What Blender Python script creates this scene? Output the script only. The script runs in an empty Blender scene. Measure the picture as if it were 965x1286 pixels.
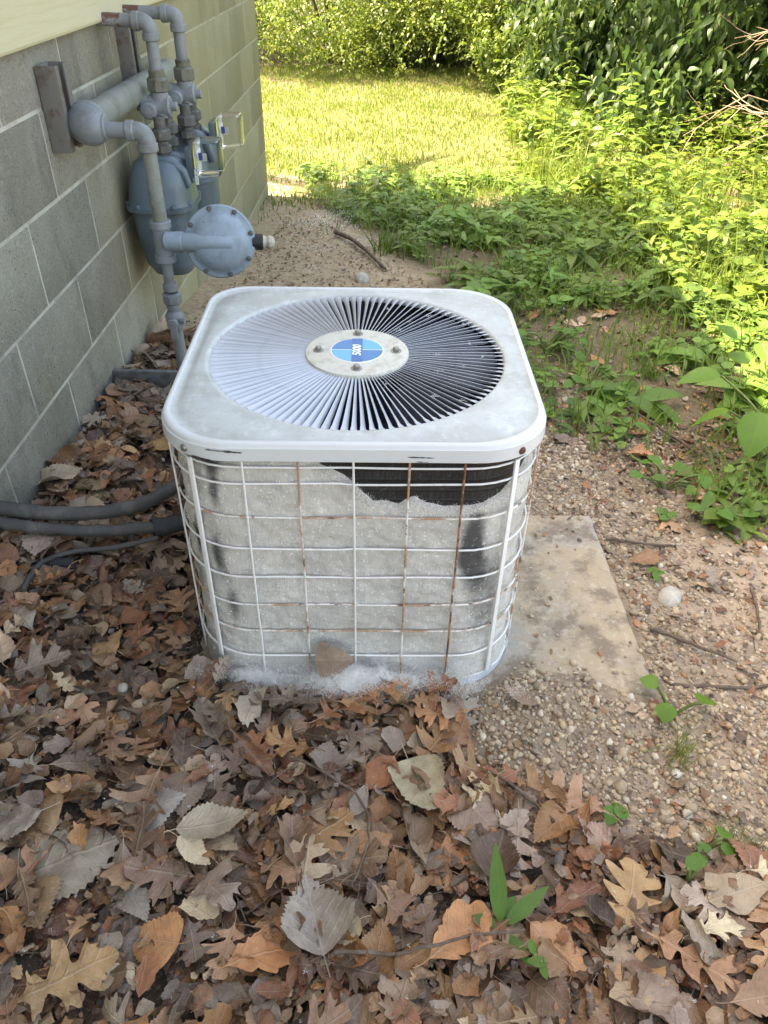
import bpy, bmesh, math, random
import numpy as np
from mathutils import Vector, Matrix

# ------------------------------------------------------------------ camera, sky, sun, exposure
scene = bpy.context.scene
C = scene.collection
R_ = math.radians
CAM_Z = 1.24
cam = bpy.data.cameras.new('camera'); camo = bpy.data.objects.new('camera', cam); C.objects.link(camo)
cam.sensor_fit = 'HORIZONTAL'; cam.sensor_width = 36.0; cam.lens = 971.06 / 965 * 36.0
cam.clip_start = 0.02; cam.clip_end = 600
pitch, roll = R_(37.739), R_(1.151)
fw = Vector((0, math.cos(pitch), -math.sin(pitch))); up = Vector((0, math.sin(pitch), math.cos(pitch))); rt = Vector((1, 0, 0))
r2 = rt * math.cos(roll) + up * math.sin(roll); u2 = up * math.cos(roll) - rt * math.sin(roll)
camo.matrix_world = Matrix(((r2.x, u2.x, -fw.x, 0), (r2.y, u2.y, -fw.y, 0), (r2.z, u2.z, -fw.z, CAM_Z), (0, 0, 0, 1)))
scene.camera = camo

SUN_EL = R_(56.0); SUN_AZ = math.atan2(-0.966, 0.26)     # azimuth from +Y towards +X: sun stands left, a little beyond the house corner
to_sun = Vector((math.sin(SUN_AZ) * math.cos(SUN_EL), math.cos(SUN_AZ) * math.cos(SUN_EL), math.sin(SUN_EL)))
world = bpy.data.worlds.new('World'); scene.world = world; world.use_nodes = True
wt = world.node_tree; bg = wt.nodes['Background']
sky = wt.nodes.new('ShaderNodeTexSky'); sky.sky_type = 'NISHITA'; sky.sun_disc = False
sky.sun_elevation = SUN_EL; sky.sun_rotation = SUN_AZ % (2 * math.pi)
sky.air_density = 1.0; sky.dust_density = 3.0; sky.ozone_density = 1.0
wt.links.new(sky.outputs['Color'], bg.inputs['Color']); bg.inputs['Strength'].default_value = 0.15
sl = bpy.data.lights.new('sun', 'SUN'); sl.energy = 4.4; sl.angle = R_(0.53); sl.color = (1.0, 0.965, 0.90)
so = bpy.data.objects.new('sun', sl); C.objects.link(so); so.rotation_euler = to_sun.to_track_quat('Z', 'Y').to_euler()
vs = scene.view_settings
vs.view_transform = 'Standard'; vs.look = 'None'; vs.gamma = 1.0; vs.use_curve_mapping = False
vs.exposure = 2.78
try:
    vs.use_white_balance = True; vs.white_balance_temperature = 8700; vs.white_balance_tint = 10
except Exception:
    pass
scene.cycles.use_denoising = True
scene.cycles.max_bounces = 8; scene.cycles.diffuse_bounces = 4; scene.cycles.transparent_max_bounces = 12
scene.cycles.sample_clamp_indirect = 8

rng = np.random.default_rng(11); random.seed(11)

# ------------------------------------------------------------------ small maths
def sstep(a, b, t):
    q = np.clip((np.asarray(t, float) - a) / (b - a), 0, 1); return q * q * (3 - 2 * q)
def _hash(ix, iy, seed):
    h = (ix.astype(np.int64) * 374761393 + iy.astype(np.int64) * 668265263 + seed * 982451653) & 0xffffffff
    h = ((h ^ (h >> 13)) * 1274126177) & 0xffffffff
    return ((h ^ (h >> 16)) & 0xffff) / 65535.0
def vnoise(x, y, s, seed=0):
    x = np.asarray(x, float) * s; y = np.asarray(y, float) * s
    ix = np.floor(x); iy = np.floor(y); fx = x - ix; fy = y - iy
    fx = fx * fx * (3 - 2 * fx); fy = fy * fy * (3 - 2 * fy)
    a = _hash(ix, iy, seed); b = _hash(ix + 1, iy, seed); c = _hash(ix, iy + 1, seed); d = _hash(ix + 1, iy + 1, seed)
    return (a * (1 - fx) + b * fx) * (1 - fy) + (c * (1 - fx) + d * fx) * fy - 0.5
def fbm(x, y, s, seed=0, o=3):
    return sum(vnoise(x, y, s * 2 ** k, seed + k) * 0.5 ** k for k in range(o))
def inpoly(x, y, poly):
    x = np.asarray(x, float); y = np.asarray(y, float); c = np.zeros(x.shape, bool); n = len(poly)
    for i in range(n):
        x1, y1 = poly[i]; x2, y2 = poly[i - 1]
        k = ((y1 > y) != (y2 > y)) & (x < (x2 - x1) * (y - y1) / ((y2 - y1) or 1e-9) + x1)
        c ^= k
    return c
def polymask(x, y, poly, soft, seed=3, amp=0.05):
    """1 well inside, 0 well outside, ragged edge"""
    x = np.asarray(x, float); y = np.asarray(y, float)
    x = x + amp * fbm(x, y, 5, seed); y = y + amp * fbm(x, y, 5, seed + 9)
    d = np.full(x.shape, 1e9); n = len(poly)
    for i in range(n):
        a = np.array(poly[i - 1]); b = np.array(poly[i]); e = b - a; L = max((e @ e), 1e-12)
        t = np.clip(((x - a[0]) * e[0] + (y - a[1]) * e[1]) / L, 0, 1)
        d = np.minimum(d, np.hypot(x - a[0] - t * e[0], y - a[1] - t * e[1]))
    d = np.where(inpoly(x, y, poly), d, -d)
    return sstep(-soft, soft, d)

LITTER = [(-1.2, 1.3), (-1.0, 1.6), (-.95, 2.3), (-.8, 2.75), (-.62, 2.5), (-.45, 1.8), (-.35, 1.2), (-.25, 1.06), (.2, 1.02), (.16, .92), (.18, .84), (.29, .79), (.40, .72), (.53, .66), (.78, .64), (.8, .2), (.5, -.6), (-1.2, -.6)]
GRAVEL = [(.17, .97), (.17, .84), (.30, .80), (.52, .66), (.80, .64), (.98, 1.05), (.80, 1.45), (.80, 1.76), (.85, 2.14), (.62, 2.45), (.43, 2.1), (.30, 1.7), (.25, 1.12)]
COVER = [(-.71, 6.0), (.88, 5.6), (1.3, 5.0), (2.15, 4.45), (2.5, 3.0), (2.5, 1.6), (1.7, 1.35), (1.15, 1.60), (.87, 1.58), (.74, 1.86), (.54, 2.05), (.46, 2.4), (.40, 3.1), (.25, 3.63), (-.04, 4.29), (-.46, 5.0)]
SAND = [(-.9, 2.5), (-.9, 5.5), (-.47, 5.25), (-.04, 4.2), (.27, 3.63), (.5, 3.2), (.5, 1.9), (-.6, 1.9)]
TALL = [(1.05, 8.4), (1.7, 9.6), (3.4, 7.0), (2.3, 3.6), (1.62, 3.0), (1.28, 3.3), (1.38, 5.0), (.95, 5.8)]
XW = -.85
def g0(x, y):
    x = np.asarray(x, float); y = np.asarray(y, float)
    z = -.055 * np.maximum(0, np.minimum(y, 6.2) - 1.4) - .02
    z = z + .12 * np.exp(-((x - XW) / .28) ** 2) * (1 - sstep(2.0, 4.5, y)) * sstep(-.6, .9, y)
    z = z + .02 * np.exp(-(((x - .30) / .13) ** 2 + ((y - .98) / .10) ** 2))
    dx = np.maximum(np.abs(x + .057) - .21, 0); dy = np.maximum(np.abs(y - 1.347) - .21, 0); d = np.maximum(np.hypot(dx, dy) - .12, 0)
    z = z + .034 * np.exp(-(d / .09) ** 2) * (1 - sstep(.04, .17, x)) * (1 - sstep(1.55, 1.75, y)) * (d > 0)
    z = z + .022 * np.exp(-(((x - .36) / .13) ** 2 + ((y - 1.0) / .06) ** 2))
    return z
def ground_z(x, y):
    return g0(x, y) + .010 * fbm(x, y, 4, 1, 4) + .004 * fbm(x, y, 22, 5, 2)

# ------------------------------------------------------------------ mesh helpers
def mesh_arrays(name, V, F, uv=None, col=None, smooth=True, mats=None):
    V = np.asarray(V, np.float32); F = np.asarray(F, np.int32); k = F.shape[1]
    me = bpy.data.meshes.new(name)
    me.vertices.add(len(V)); me.vertices.foreach_set('co', V.ravel())
    me.loops.add(F.size); me.loops.foreach_set('vertex_index', F.ravel())
    me.polygons.add(len(F)); me.polygons.foreach_set('loop_start', np.arange(0, F.size, k, dtype=np.int32))
    try: me.polygons.foreach_set('loop_total', np.full(len(F), k, np.int32))
    except Exception: pass
    me.polygons.foreach_set('use_smooth', np.full(len(F), smooth, bool))
    if uv is not None:
        l = me.uv_layers.new(name='UVMap'); l.data.foreach_set('uv', np.asarray(uv, np.float32)[F.ravel()].ravel())
    if col is not None:
        a = me.color_attributes.new('Col', 'FLOAT_COLOR', 'POINT')
        c4 = np.ones((len(V), 4), np.float32); c4[:, :3] = col; a.data.foreach_set('color', c4.ravel())
    me.update(calc_edges=True); me.validate()
    for m in (mats or []): me.materials.append(m)
    return me

class MB:
    """collects shapes; build() links them as ONE mesh object"""
    def __init__(s): s.v = []; s.f = []
    def add(s, V, F):
        o = len(s.v); s.v += [tuple(p) for p in V]; s.f += [tuple(i + o for i in f) for f in F]; return s
    def box(s, c, d, M=None):
        x, y, z = [q / 2 for q in d]; V = [Vector((a * x, b * y, e * z)) for a in (-1, 1) for b in (-1, 1) for e in (-1, 1)]
        if M is not None: V = [M @ v for v in V]
        V = [v + Vector(c) for v in V]
        return s.add(V, [(0, 1, 3, 2), (4, 6, 7, 5), (0, 4, 5, 1), (2, 3, 7, 6), (0, 2, 6, 4), (1, 5, 7, 3)])
    def tube(s, P, r, n=10, cap=True, closed=False):
        P = [Vector(p) for p in P]; N = len(P); rr = r if hasattr(r, '__len__') else [r] * N
        T = []
        for i in range(N):
            a = P[i - 1] if (i > 0 or closed) else P[i]; b = P[(i + 1) % N] if (i < N - 1 or closed) else P[i]
            t = (b - a); T.append(t.normalized() if t.length > 1e-9 else Vector((0, 0, 1)))
        u = T[0].orthogonal().normalized(); V = []
        for i in range(N):
            u = (u - T[i] * u.dot(T[i])); u = u.normalized() if u.length > 1e-6 else T[i].orthogonal().normalized()
            w = T[i].cross(u)
            for k in range(n):
                a = 2 * math.pi * k / n; V.append(P[i] + (u * math.cos(a) + w * math.sin(a)) * rr[i])
        F = []
        for i in range(N if closed else N - 1):
            j = (i + 1) % N
            for k in range(n):
                q = (k + 1) % n; F.append((i * n + k, i * n + q, j * n + q, j * n + k))
        if cap and not closed:
            F.append(tuple(reversed(range(n)))); F.append(tuple(range((N - 1) * n, N * n)))
        return s.add(V, F)
    def lathe(s, c, axis, prof, n=24):
        """prof: list of (radius, height along axis)"""
        ax = Vector(axis).normalized(); u = ax.orthogonal().normalized(); w = ax.cross(u); V = []; F = []; c = Vector(c)
        for r, h in prof:
            for k in range(n):
                a = 2 * math.pi * k / n; V.append(c + ax * h + (u * math.cos(a) + w * math.sin(a)) * max(r, 1e-5))
        for i in range(len(prof) - 1):
            for k in range(n):
                q = (k + 1) % n; F.append((i * n + k, i * n + q, (i + 1) * n + q, (i + 1) * n + k))
        F.append(tuple(reversed(range(n)))); F.append(tuple(range((len(prof) - 1) * n, len(prof) * n)))
        return s.add(V, F)
    def cyl(s, a, b, r, n=16, bev=None):
        a = Vector(a); b = Vector(b); L = (b - a).length; e = min(bev if bev is not None else r * .12, L * .4)
        return s.lathe(a, b - a, [(r - e, 0), (r, e), (r, L - e), (r - e, L)], n)
    def loft(s, secs, closed_ends=True):
        n = len(secs[0]); V = [p for q in secs for p in q]; F = []
        for i in range(len(secs) - 1):
            for k in range(n):
                q = (k + 1) % n; F.append((i * n + k, i * n + q, (i + 1) * n + q, (i + 1) * n + k))
        if closed_ends: F.append(tuple(reversed(range(n)))); F.append(tuple(range((len(secs) - 1) * n, len(secs) * n)))
        return s.add(V, F)
    def mesh(s, name, mat=None, smooth=True, angle=38, bevel=0):
        me = bpy.data.meshes.new(name); me.from_pydata([tuple(v) for v in s.v], [], s.f)
        bm = bmesh.new(); bm.from_mesh(me); bmesh.ops.recalc_face_normals(bm, faces=bm.faces)
        if bevel: bmesh.ops.bevel(bm, geom=list(bm.edges), offset=bevel, segments=2, profile=.6, affect='EDGES', clamp_overlap=True)
        bm.to_mesh(me); bm.free()
        if smooth:
            me.polygons.foreach_set('use_smooth', np.ones(len(me.polygons), bool)); me.set_sharp_from_angle(angle=R_(angle))
        if mat: me.materials.append(mat)
        return me
    def build(s, name, mat, parent=None, **k): return link(name, s.mesh(name, mat, **k), parent)

def link(name, me, parent=None, loc=None, rot=None):
    o = bpy.data.objects.new(name, me); C.objects.link(o)
    if parent is not None: o.parent = parent
    if loc is not None: o.location = loc
    if rot is not None: o.rotation_euler = rot
    return o
def tag(o, label, cat, group=None):
    o['label'] = label; o['category'] = cat
    if group: o['group'] = group
    return o
def thing(name, label, cat, loc=(0, 0, 0), rotz=0, group=None):
    o = bpy.data.objects.new(name, None); C.objects.link(o); o.location = loc; o.rotation_euler = (0, 0, rotz); o.empty_display_size = .05
    return tag(o, label, cat, group)
def kind(o, k, label=None):
    o['kind'] = k
    if label: o['label'] = label
    return o

# ------------------------------------------------------------------ materials
class NT:
    def __init__(s, name):
        s.m = bpy.data.materials.new(name); s.m.use_nodes = True; s.t = s.m.node_tree; s.b = s.t.nodes['Principled BSDF']; s.out = s.t.nodes['Material Output']
    def n(s, ty, **k):
        q = s.t.nodes.new('ShaderNode' + ty)
        for a, v in k.items(): setattr(q, a, v)
        return q
    def l(s, a, b): s.t.links.new(a, b)
    def coord(s, kd, st=(1, 1, 1)):
        if kd == 'pos': o = s.n('NewGeometry').outputs['Position']
        elif kd == 'uv': o = s.n('TexCoord').outputs['UV']
        else: o = s.n('TexCoord').outputs['Object']
        if st != (1, 1, 1):
            mp = s.n('Mapping'); mp.inputs['Scale'].default_value = st; s.l(o, mp.inputs['Vector']); o = mp.outputs['Vector']
        return o
    def noise(s, co, scale, detail=4, rough=.6, dist=0):
        q = s.n('TexNoise'); q.inputs['Scale'].default_value = scale; q.inputs['Detail'].default_value = detail
        q.inputs['Roughness'].default_value = rough; q.inputs['Distortion'].default_value = dist; s.l(co, q.inputs['Vector']); return q.outputs['Fac']
    def ramp(s, f, lo, hi, a=0.0, b=1.0):
        q = s.n('MapRange'); q.interpolation_type = 'SMOOTHSTEP'; q.inputs['From Min'].default_value = lo; q.inputs['From Max'].default_value = hi
        q.inputs['To Min'].default_value = a; q.inputs['To Max'].default_value = b; s.l(f, q.inputs['Value']); return q.outputs['Result']
    def mix(s, f, a, b, mode='MIX'):
        q = s.n('Mix', data_type='RGBA', blend_type=mode)
        if isinstance(f, (int, float)): q.inputs[0].default_value = f
        else: s.l(f, q.inputs[0])
        for v, i in ((a, 6), (b, 7)):
            if isinstance(v, tuple): q.inputs[i].default_value = (*v, 1)
            else: s.l(v, q.inputs[i])
        return q.outputs[2]
    def math(s, op, a, b=None):
        q = s.n('Math', operation=op)
        for i, v in enumerate((a, b)):
            if v is None: continue
            if isinstance(v, (int, float)): q.inputs[i].default_value = v
            else: s.l(v, q.inputs[i])
        return q.outputs[0]
    def bump(s, h, strength, dist, prev=None):
        q = s.n('Bump'); q.inputs['Strength'].default_value = strength; q.inputs['Distance'].default_value = dist; s.l(h, q.inputs['Height'])
        if prev is not None: s.l(prev, q.inputs['Normal'])
        return q.outputs['Normal']

def M(name, base, layers=(), rough=.6, metal=0.0, spec=.4, bump=None, coord='obj', rvar=0.0, objvar=0.0, bounce_stain=0.0):
    """layers: (colour, scale, lo, hi, amount, stretch)"""
    t = NT(name); col = base
    for c, s, lo, hi, a, st in layers:
        f = t.ramp(t.noise(t.coord(coord, st), s, 5, .65), lo, hi, 0, a); col = t.mix(f, col, c)
    if bounce_stain:                                                         # warm lawn bounce painted into the wall's far end, with yellowish algae patches
        sx = t.n('SeparateXYZ'); t.l(t.coord('pos'), sx.inputs[0]); far = t.ramp(t.math('ADD', sx.outputs[1], t.math('MULTIPLY', t.noise(t.coord('pos'), 2.3, 4), 1.6)), 2.9, 4.0, 0, bounce_stain); col = t.mix(far, col, (.36, .315, .14))
    if objvar:
        r = t.n('ObjectInfo').outputs['Random']; f = t.ramp(r, 0, 1, 1 - objvar, 1 + objvar)
        hs = t.n('HueSaturation'); t.l(f, hs.inputs['Value'])
        if isinstance(col, tuple): hs.inputs['Color'].default_value = (*col, 1)
        else: t.l(col, hs.inputs['Color'])
        col = hs.outputs['Color']
    if isinstance(col, tuple): t.b.inputs['Base Color'].default_value = (*col, 1)
    else: t.l(col, t.b.inputs['Base Color'])
    t.b.inputs['Roughness'].default_value = rough; t.b.inputs['Metallic'].default_value = metal; t.b.inputs['Specular IOR Level'].default_value = spec
    if rvar:
        t.l(t.ramp(t.noise(t.coord(coord), 30, 3), .3, .7, max(rough - rvar, .05), min(rough + rvar, 1)), t.b.inputs['Roughness'])
    nrm = None
    for bs, st, d in (bump or ()):
        nrm = t.bump(t.noise(t.coord(coord), bs, 4, .7), st, d, nrm)
    if nrm is not None: t.l(nrm, t.b.inputs['Normal'])
    return t.m
U1 = (1, 1, 1)

def leaf_litter_mat(name, use_attr):
    t = NT(name)
    if use_attr: a = t.n('Attribute', attribute_name='Col'); col = a.outputs['Color']
    else: col = t.n('ObjectInfo').outputs['Color']
    uv = t.coord('uv'); sep = t.n('SeparateXYZ'); t.l(uv, sep.inputs[0])
    u = sep.outputs[0]; av = t.math('ABSOLUTE', t.math('SUBTRACT', sep.outputs[1], .5))
    mid = t.ramp(av, .006, .020, 1, 0)
    ph = t.math('FRACT', t.math('MULTIPLY', t.math('SUBTRACT', u, t.math('MULTIPLY', av, .75)), 7.0))
    side = t.ramp(t.math('ABSOLUTE', t.math('SUBTRACT', ph, .5)), .03, .10, 1, 0)
    vein = t.math('MAXIMUM', mid, t.math('MULTIPLY', side, .55))
    pos = t.coord('pos')
    n1 = t.noise(pos, 28, 5, .7); n2 = t.noise(pos, 130, 4, .7); n3 = t.noise(pos, 420, 3, .7)
    n0 = t.noise(pos, 9, 3, .6); c = t.mix(t.ramp(n1, .36, .66, 0, .6), col, t.mix(.6, col, (.07, .045, .03)))
    c = t.mix(t.ramp(n0, .50, .72, 0, .45), c, t.mix(.5, col, (.42, .30, .18)))
    c = t.mix(t.ramp(n2, .5, .75, 0, .55), c, t.mix(.5, col, (.42, .31, .20)))
    c = t.mix(t.ramp(n3, .60, .72, 0, .65), c, (.05, .035, .026))
    c = t.mix(t.math('MULTIPLY', vein, .40), c, t.mix(.5, col, (.5, .40, .28)))
    t.l(c, t.b.inputs['Base Color'])
    t.l(t.ramp(n1, .35, .65, .34, .70), t.b.inputs['Roughness']); t.b.inputs['Specular IOR Level'].default_value = .42
    h = t.math('ADD', t.math('MULTIPLY', vein, .7), t.math('MULTIPLY', n2, .9))
    nb = t.bump(n1, .6, .006); nb = t.bump(h, .75, .002, nb); nb = t.bump(n3, .45, .0009, nb); t.l(nb, t.b.inputs['Normal'])
    return t.m

def green_mat(name, trans=.35, rough=.45, veins=True, spec=.35):
    """leaf colour comes from the Col attribute; part of the light passes through the blade"""
    t = NT(name); a = t.n('Attribute', attribute_name='Col'); col = a.outputs['Color']
    if veins:
        uv = t.coord('uv'); sep = t.n('SeparateXYZ'); t.l(uv, sep.inputs[0]); av = t.math('ABSOLUTE', t.math('SUBTRACT', sep.outputs[1], .5))
        mid = t.ramp(av, .015, .06, 1, 0)
        ph = t.math('FRACT', t.math('MULTIPLY', t.math('SUBTRACT', sep.outputs[0], t.math('MULTIPLY', av, .5)), 7.0))
        sd = t.ramp(t.math('ABSOLUTE', t.math('SUBTRACT', ph, .5)), .04, .16, 1, 0)
        v = t.math('MAXIMUM', mid, t.math('MULTIPLY', sd, .5))
        col = t.mix(t.math('MULTIPLY', v, .30), col, (.16, .24, .07))
        t.l(t.bump(v, .35, .001), t.b.inputs['Normal'])
    n = t.noise(t.coord('pos'), 60, 3); col = t.mix(t.ramp(n, .4, .75, 0, .35), col, t.mix(.5, col, (.10, .11, .02)))
    t.l(col, t.b.inputs['Base Color']); t.b.inputs['Roughness'].default_value = rough; t.b.inputs['Specular IOR Level'].default_value = spec
    tr = t.n('BsdfTranslucent'); hs = t.n('HueSaturation'); hs.inputs['Value'].default_value = 1.5; hs.inputs['Hue'].default_value = .485; t.l(col, hs.inputs['Color']); t.l(hs.outputs['Color'], tr.inputs['Color'])
    mx = t.n('MixShader'); mx.inputs[0].default_value = trans; t.l(t.b.outputs[0], mx.inputs[1]); t.l(tr.outputs[0], mx.inputs[2]); t.l(mx.outputs[0], t.out.inputs['Surface'])
    return t.m

MT = {}
MT['lid'] = M('lid_paint', (.46, .49, .485), [((.385, .405, .39), 14, .40, .62, .9, U1), ((.55, .58, .58), 40, .5, .7, .7, U1), ((.30, .30, .255), 7, .52, .78, .55, U1), ((.34, .345, .32), 90, .55, .72, .5, U1), ((.26, .24, .20), 170, .66, .76, .5, U1)], rough=.42, spec=.5, bump=[(120, .08, .002)], rvar=.12)
MT['rim'] = M('rim_paint', (.55, .575, .59), [((.52, .53, .53), 25, .5, .7, .6, (1, 1, .4)), ((.05, .045, .04), 34, .735, .76, .9, (.5, .5, 5)), ((.24, .15, .08), 55, .72, .78, .6, U1)], rough=.40, spec=.5, rvar=.1)
MT['slat'] = M('slat_paint', (.47, .50, .55), [((.38, .40, .43), 30, .5, .7, .6, U1), ((.28, .25, .22), 120, .66, .76, .5, U1)], rough=.40, spec=.5)
MT['hub'] = M('hub_paint', (.56, .55, .49), [((.42, .40, .33), 45, .48, .66, .7, U1), ((.25, .21, .15), 140, .62, .72, .6, U1)], rough=.6, bump=[(140, .25, .002)])
MT['screw'] = M('screw_zinc', (.30, .29, .27), [((.16, .12, .09), 120, .5, .7, .7, U1)], rough=.4, metal=.8)
MT['rustscrew'] = M('screw_rust', (.10, .045, .03), rough=.8)
MT['badge_a'] = M('badge_blue_dark', (.008, .15, .40), rough=.3, spec=.5)
MT['badge_b'] = M('badge_blue_light', (.06, .36, .66), rough=.3, spec=.5)
MT['badge_bar'] = M('badge_bar_blue', (.005, .11, .33), rough=.3)
MT['white'] = M('white_print', (.82, .84, .86), rough=.4)
MT['wire'] = M('wire_white', (.74, .74, .73), [((.30, .16, .08), 16, .66, .74, .7, (1, 1, .7)), ((.5, .48, .44), 40, .5, .7, .5, U1)], rough=.45)
MT['wire_rust'] = M('wire_rusty', (.68, .64, .58), [((.36, .165, .07), 9, .30, .46, .95, (1, 1, 1.2)), ((.11, .045, .022), 45, .46, .58, .9, U1)], rough=.7, coord='pos')
MT['wire_half'] = M('wire_half_rusty', (.72, .70, .67), [((.38, .19, .085), 10, .44, .56, .9, (1, 1, 1)), ((.13, .055, .027), 60, .54, .66, .85, U1)], rough=.6, coord='pos')
MT['pan'] = M('pan_paint', (.52, .57, .61), [((.36, .33, .28), 20, .5, .7, .7, U1), ((.2, .11, .06), 60, .66, .75, .7, U1)], rough=.45)
MT['black'] = M('black_plastic', (.018, .018, .019), [((.05, .045, .04), 40, .5, .75, .7, U1)], rough=.5)
MT['motor'] = M('motor_paint', (.03, .03, .032), rough=.6)
def coil_mat():
    t = NT('coil_fins'); p = t.coord('pos'); sep = t.n('SeparateXYZ'); t.l(p, sep.inputs[0])
    rows = t.math('FRACT', t.math('MULTIPLY', sep.outputs[2], 48.0)); rr = t.ramp(t.math('ABSOLUTE', t.math('SUBTRACT', rows, .5)), .30, .48, 0, 1)
    n = t.noise(t.coord('pos', (1, 1, .12)), 420, 2)
    c = t.mix(t.ramp(n, .45, .7, 0, .8), (.010, .010, .011), (.035, .035, .035)); c = t.mix(t.math('MULTIPLY', rr, .6), c, (.004, .004, .004))
    c = t.mix(t.ramp(t.noise(p, 150, 3), .62, .72, 0, .6), c, (.10, .10, .10))
    t.l(c, t.b.inputs['Base Color']); t.b.inputs['Roughness'].default_value = .6; t.l(t.bump(t.math('ADD', n, rr), .5, .002), t.b.inputs['Normal'])
    return t.m
MT['coil'] = coil_mat()
def lint_mat():
    """grey felt of seed fluff; the dark coil shows where the felt is thin (Thin attribute)"""
    t = NT('lint_felt'); p = t.coord('pos'); a = t.n('Attribute', attribute_name='Col')
    n1 = t.noise(p, 16, 5, .7); n2 = t.noise(p, 90, 5, .75); n3 = t.noise(p, 330, 3, .6)
    c = t.mix(t.ramp(n1, .35, .7), (.50, .485, .45), (.65, .63, .59))
    c = t.mix(t.ramp(n2, .40, .7, 0, .45), c, (.44, .43, .405))
    wv = t.noise(t.coord('pos', (1, 1, .05)), 500, 1); c = t.mix(t.ramp(wv, .4, .7, 0, .25), c, (.28, .275, .265))
    thin = t.ramp(t.math('ADD', a.outputs['Fac'], t.math('MULTIPLY', t.math('SUBTRACT', n2, .5), .55)), .25, 1.05, 0, .92); c = t.mix(thin, c, (.045, .045, .047))
    vo = t.n('TexVoronoi'); vo.inputs['Scale'].default_value = 105; t.l(p, vo.inputs['Vector'])
    sp = t.math('MULTIPLY', t.ramp(vo.outputs['Distance'], .10, .24, 1, 0), t.ramp(n1, .34, .50)); c = t.mix(t.math('MULTIPLY', t.math('MULTIPLY', sp, t.ramp(thin, .2, .7, 1, .25)), .8), c, (.80, .79, .77))
    t.l(c, t.b.inputs['Base Color']); t.b.inputs['Roughness'].default_value = .95; t.b.inputs['Specular IOR Level'].default_value = .1
    nb = t.bump(n2, .8, .004); nb = t.bump(n3, .6, .0015, nb); t.l(nb, t.b.inputs['Normal']); return t.m
MT['lint'] = lint_mat()
def fluff_mat():
    t = NT('seed_fluff'); t.b.inputs['Base Color'].default_value = (.94, .93, .91, 1); t.b.inputs['Roughness'].default_value = .9
    tr = t.n('BsdfTranslucent'); tr.inputs['Color'].default_value = (.85, .84, .82, 1); mx = t.n('MixShader'); mx.inputs[0].default_value = .4
    t.l(t.b.outputs[0], mx.inputs[1]); t.l(tr.outputs[0], mx.inputs[2]); t.l(mx.outputs[0], t.out.inputs['Surface']); return t.m
MT['fluff'] = fluff_mat()
MT['pad'] = M('pad_concrete', (.33, .315, .28), [((.40, .305, .20), 3.2, .34, .54, .9, U1), ((.20, .155, .112), 12, .44, .62, .9, U1), ((.50, .44, .36), 60, .5, .7, .5, U1), ((.12, .09, .07), 130, .62, .70, .7, U1)], rough=.9, spec=.2, coord='pos', bump=[(60, .5, .006), (260, .5, .002)])
MT['block'] = M('concrete_block', (.255, .240, .198), [((.35, .335, .285), 2.6, .40, .66, .9, U1), ((.165, .158, .138), 5, .50, .70, .75, (1.3, 1.3, .5)), ((.38, .37, .33), 70, .52, .72, .6, U1), ((.42, .41, .37), 160, .58, .70, .6, U1), ((.10, .095, .082), 190, .56, .64, .85, U1), ((.30, .265, .12), 2.1, .52, .74, .4, U1)], rough=.92, spec=.2, coord='pos', bump=[(240, .9, .004), (40, .4, .005)], objvar=.13, bounce_stain=.5)
MT['mortar'] = M('mortar', (.50, .485, .42), [((.29, .28, .235), 7, .46, .64, .8, U1), ((.38, .365, .31), 25, .45, .65, .7, U1), ((.46, .45, .39), 60, .5, .7, .6, U1)], rough=.95, spec=.2, coord='pos', bump=[(180, .5, .003)], bounce_stain=.4)
MT['siding'] = M('siding_cream', (.54, .49, .335), [((.48, .44, .26), 8, .45, .65, .7, (5, .4, 9)), ((.62, .58, .38), 60, .5, .7, .5, (6, .3, 14))], rough=.6, coord='pos', bump=[(40, .15, .003)])
MT['wallhid'] = M('wall_siding_far', (.56, .52, .33), [((.48, .44, .26), 8, .45, .65, .7, U1)], rough=.7, coord='pos')
MT['roof'] = M('roof_shingle', (.09, .085, .08), [((.05, .048, .045), 40, .45, .65, .8, U1)], rough=.95, coord='pos')
MT['pipe'] = M('pipe_grey_paint', (.205, .228, .245), [((.13, .07, .042), 48, .665, .72, .75, U1), ((.155, .168, .170), 14, .45, .66, .8, U1), ((.275, .30, .315), 45, .54, .72, .6, U1), ((.11, .095, .075), 90, .64, .73, .7, U1)], rough=.42, spec=.45, bump=[(90, .12, .002)], coord='pos')
MT['pipe_olive'] = M('pipe_patina_reflect', (.205, .220, .205), [((.15, .155, .12), 12, .46, .66, .8, U1), ((.28, .29, .26), 38, .54, .7, .6, U1), ((.10, .085, .06), 60, .64, .73, .8, U1)], rough=.5, coord='pos', bump=[(70, .15, .002)])  # olive patina, with yellow-green reflection painted into the colour
MT['pipe_rust'] = M('pipe_rust_end', (.24, .25, .27), [((.13, .055, .035), 26, .44, .54, .95, (.5, 1, 1))], rough=.65, coord='pos')
MT['darkfit'] = M('fitting_dark', (.095, .092, .085), [((.17, .165, .15), 60, .5, .7, .8, U1)], rough=.6, coord='pos')
MT['olivefit'] = M('fitting_galv', (.15, .148, .12), [((.09, .085, .065), 50, .45, .65, .8, U1)], rough=.5, metal=.2, coord='pos')
MT['meter'] = M('meter_paint', (.095, .135, .165), [((.06, .082, .092), 10, .45, .65, .7, U1), ((.115, .155, .18), 40, .56, .72, .5, U1), ((.09, .085, .075), 130, .66, .74, .6, U1)], rough=.33, spec=.5, bump=[(140, .1, .002)], coord='pos')
MT['reg'] = M('regulator_paint', (.235, .30, .36), [((.17, .215, .25), 22, .48, .68, .7, U1), ((.07, .065, .06), 75, .64, .70, .75, U1), ((.33, .39, .45), 60, .56, .7, .5, U1)], rough=.45, bump=[(90, .15, .002)], coord='pos')
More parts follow.
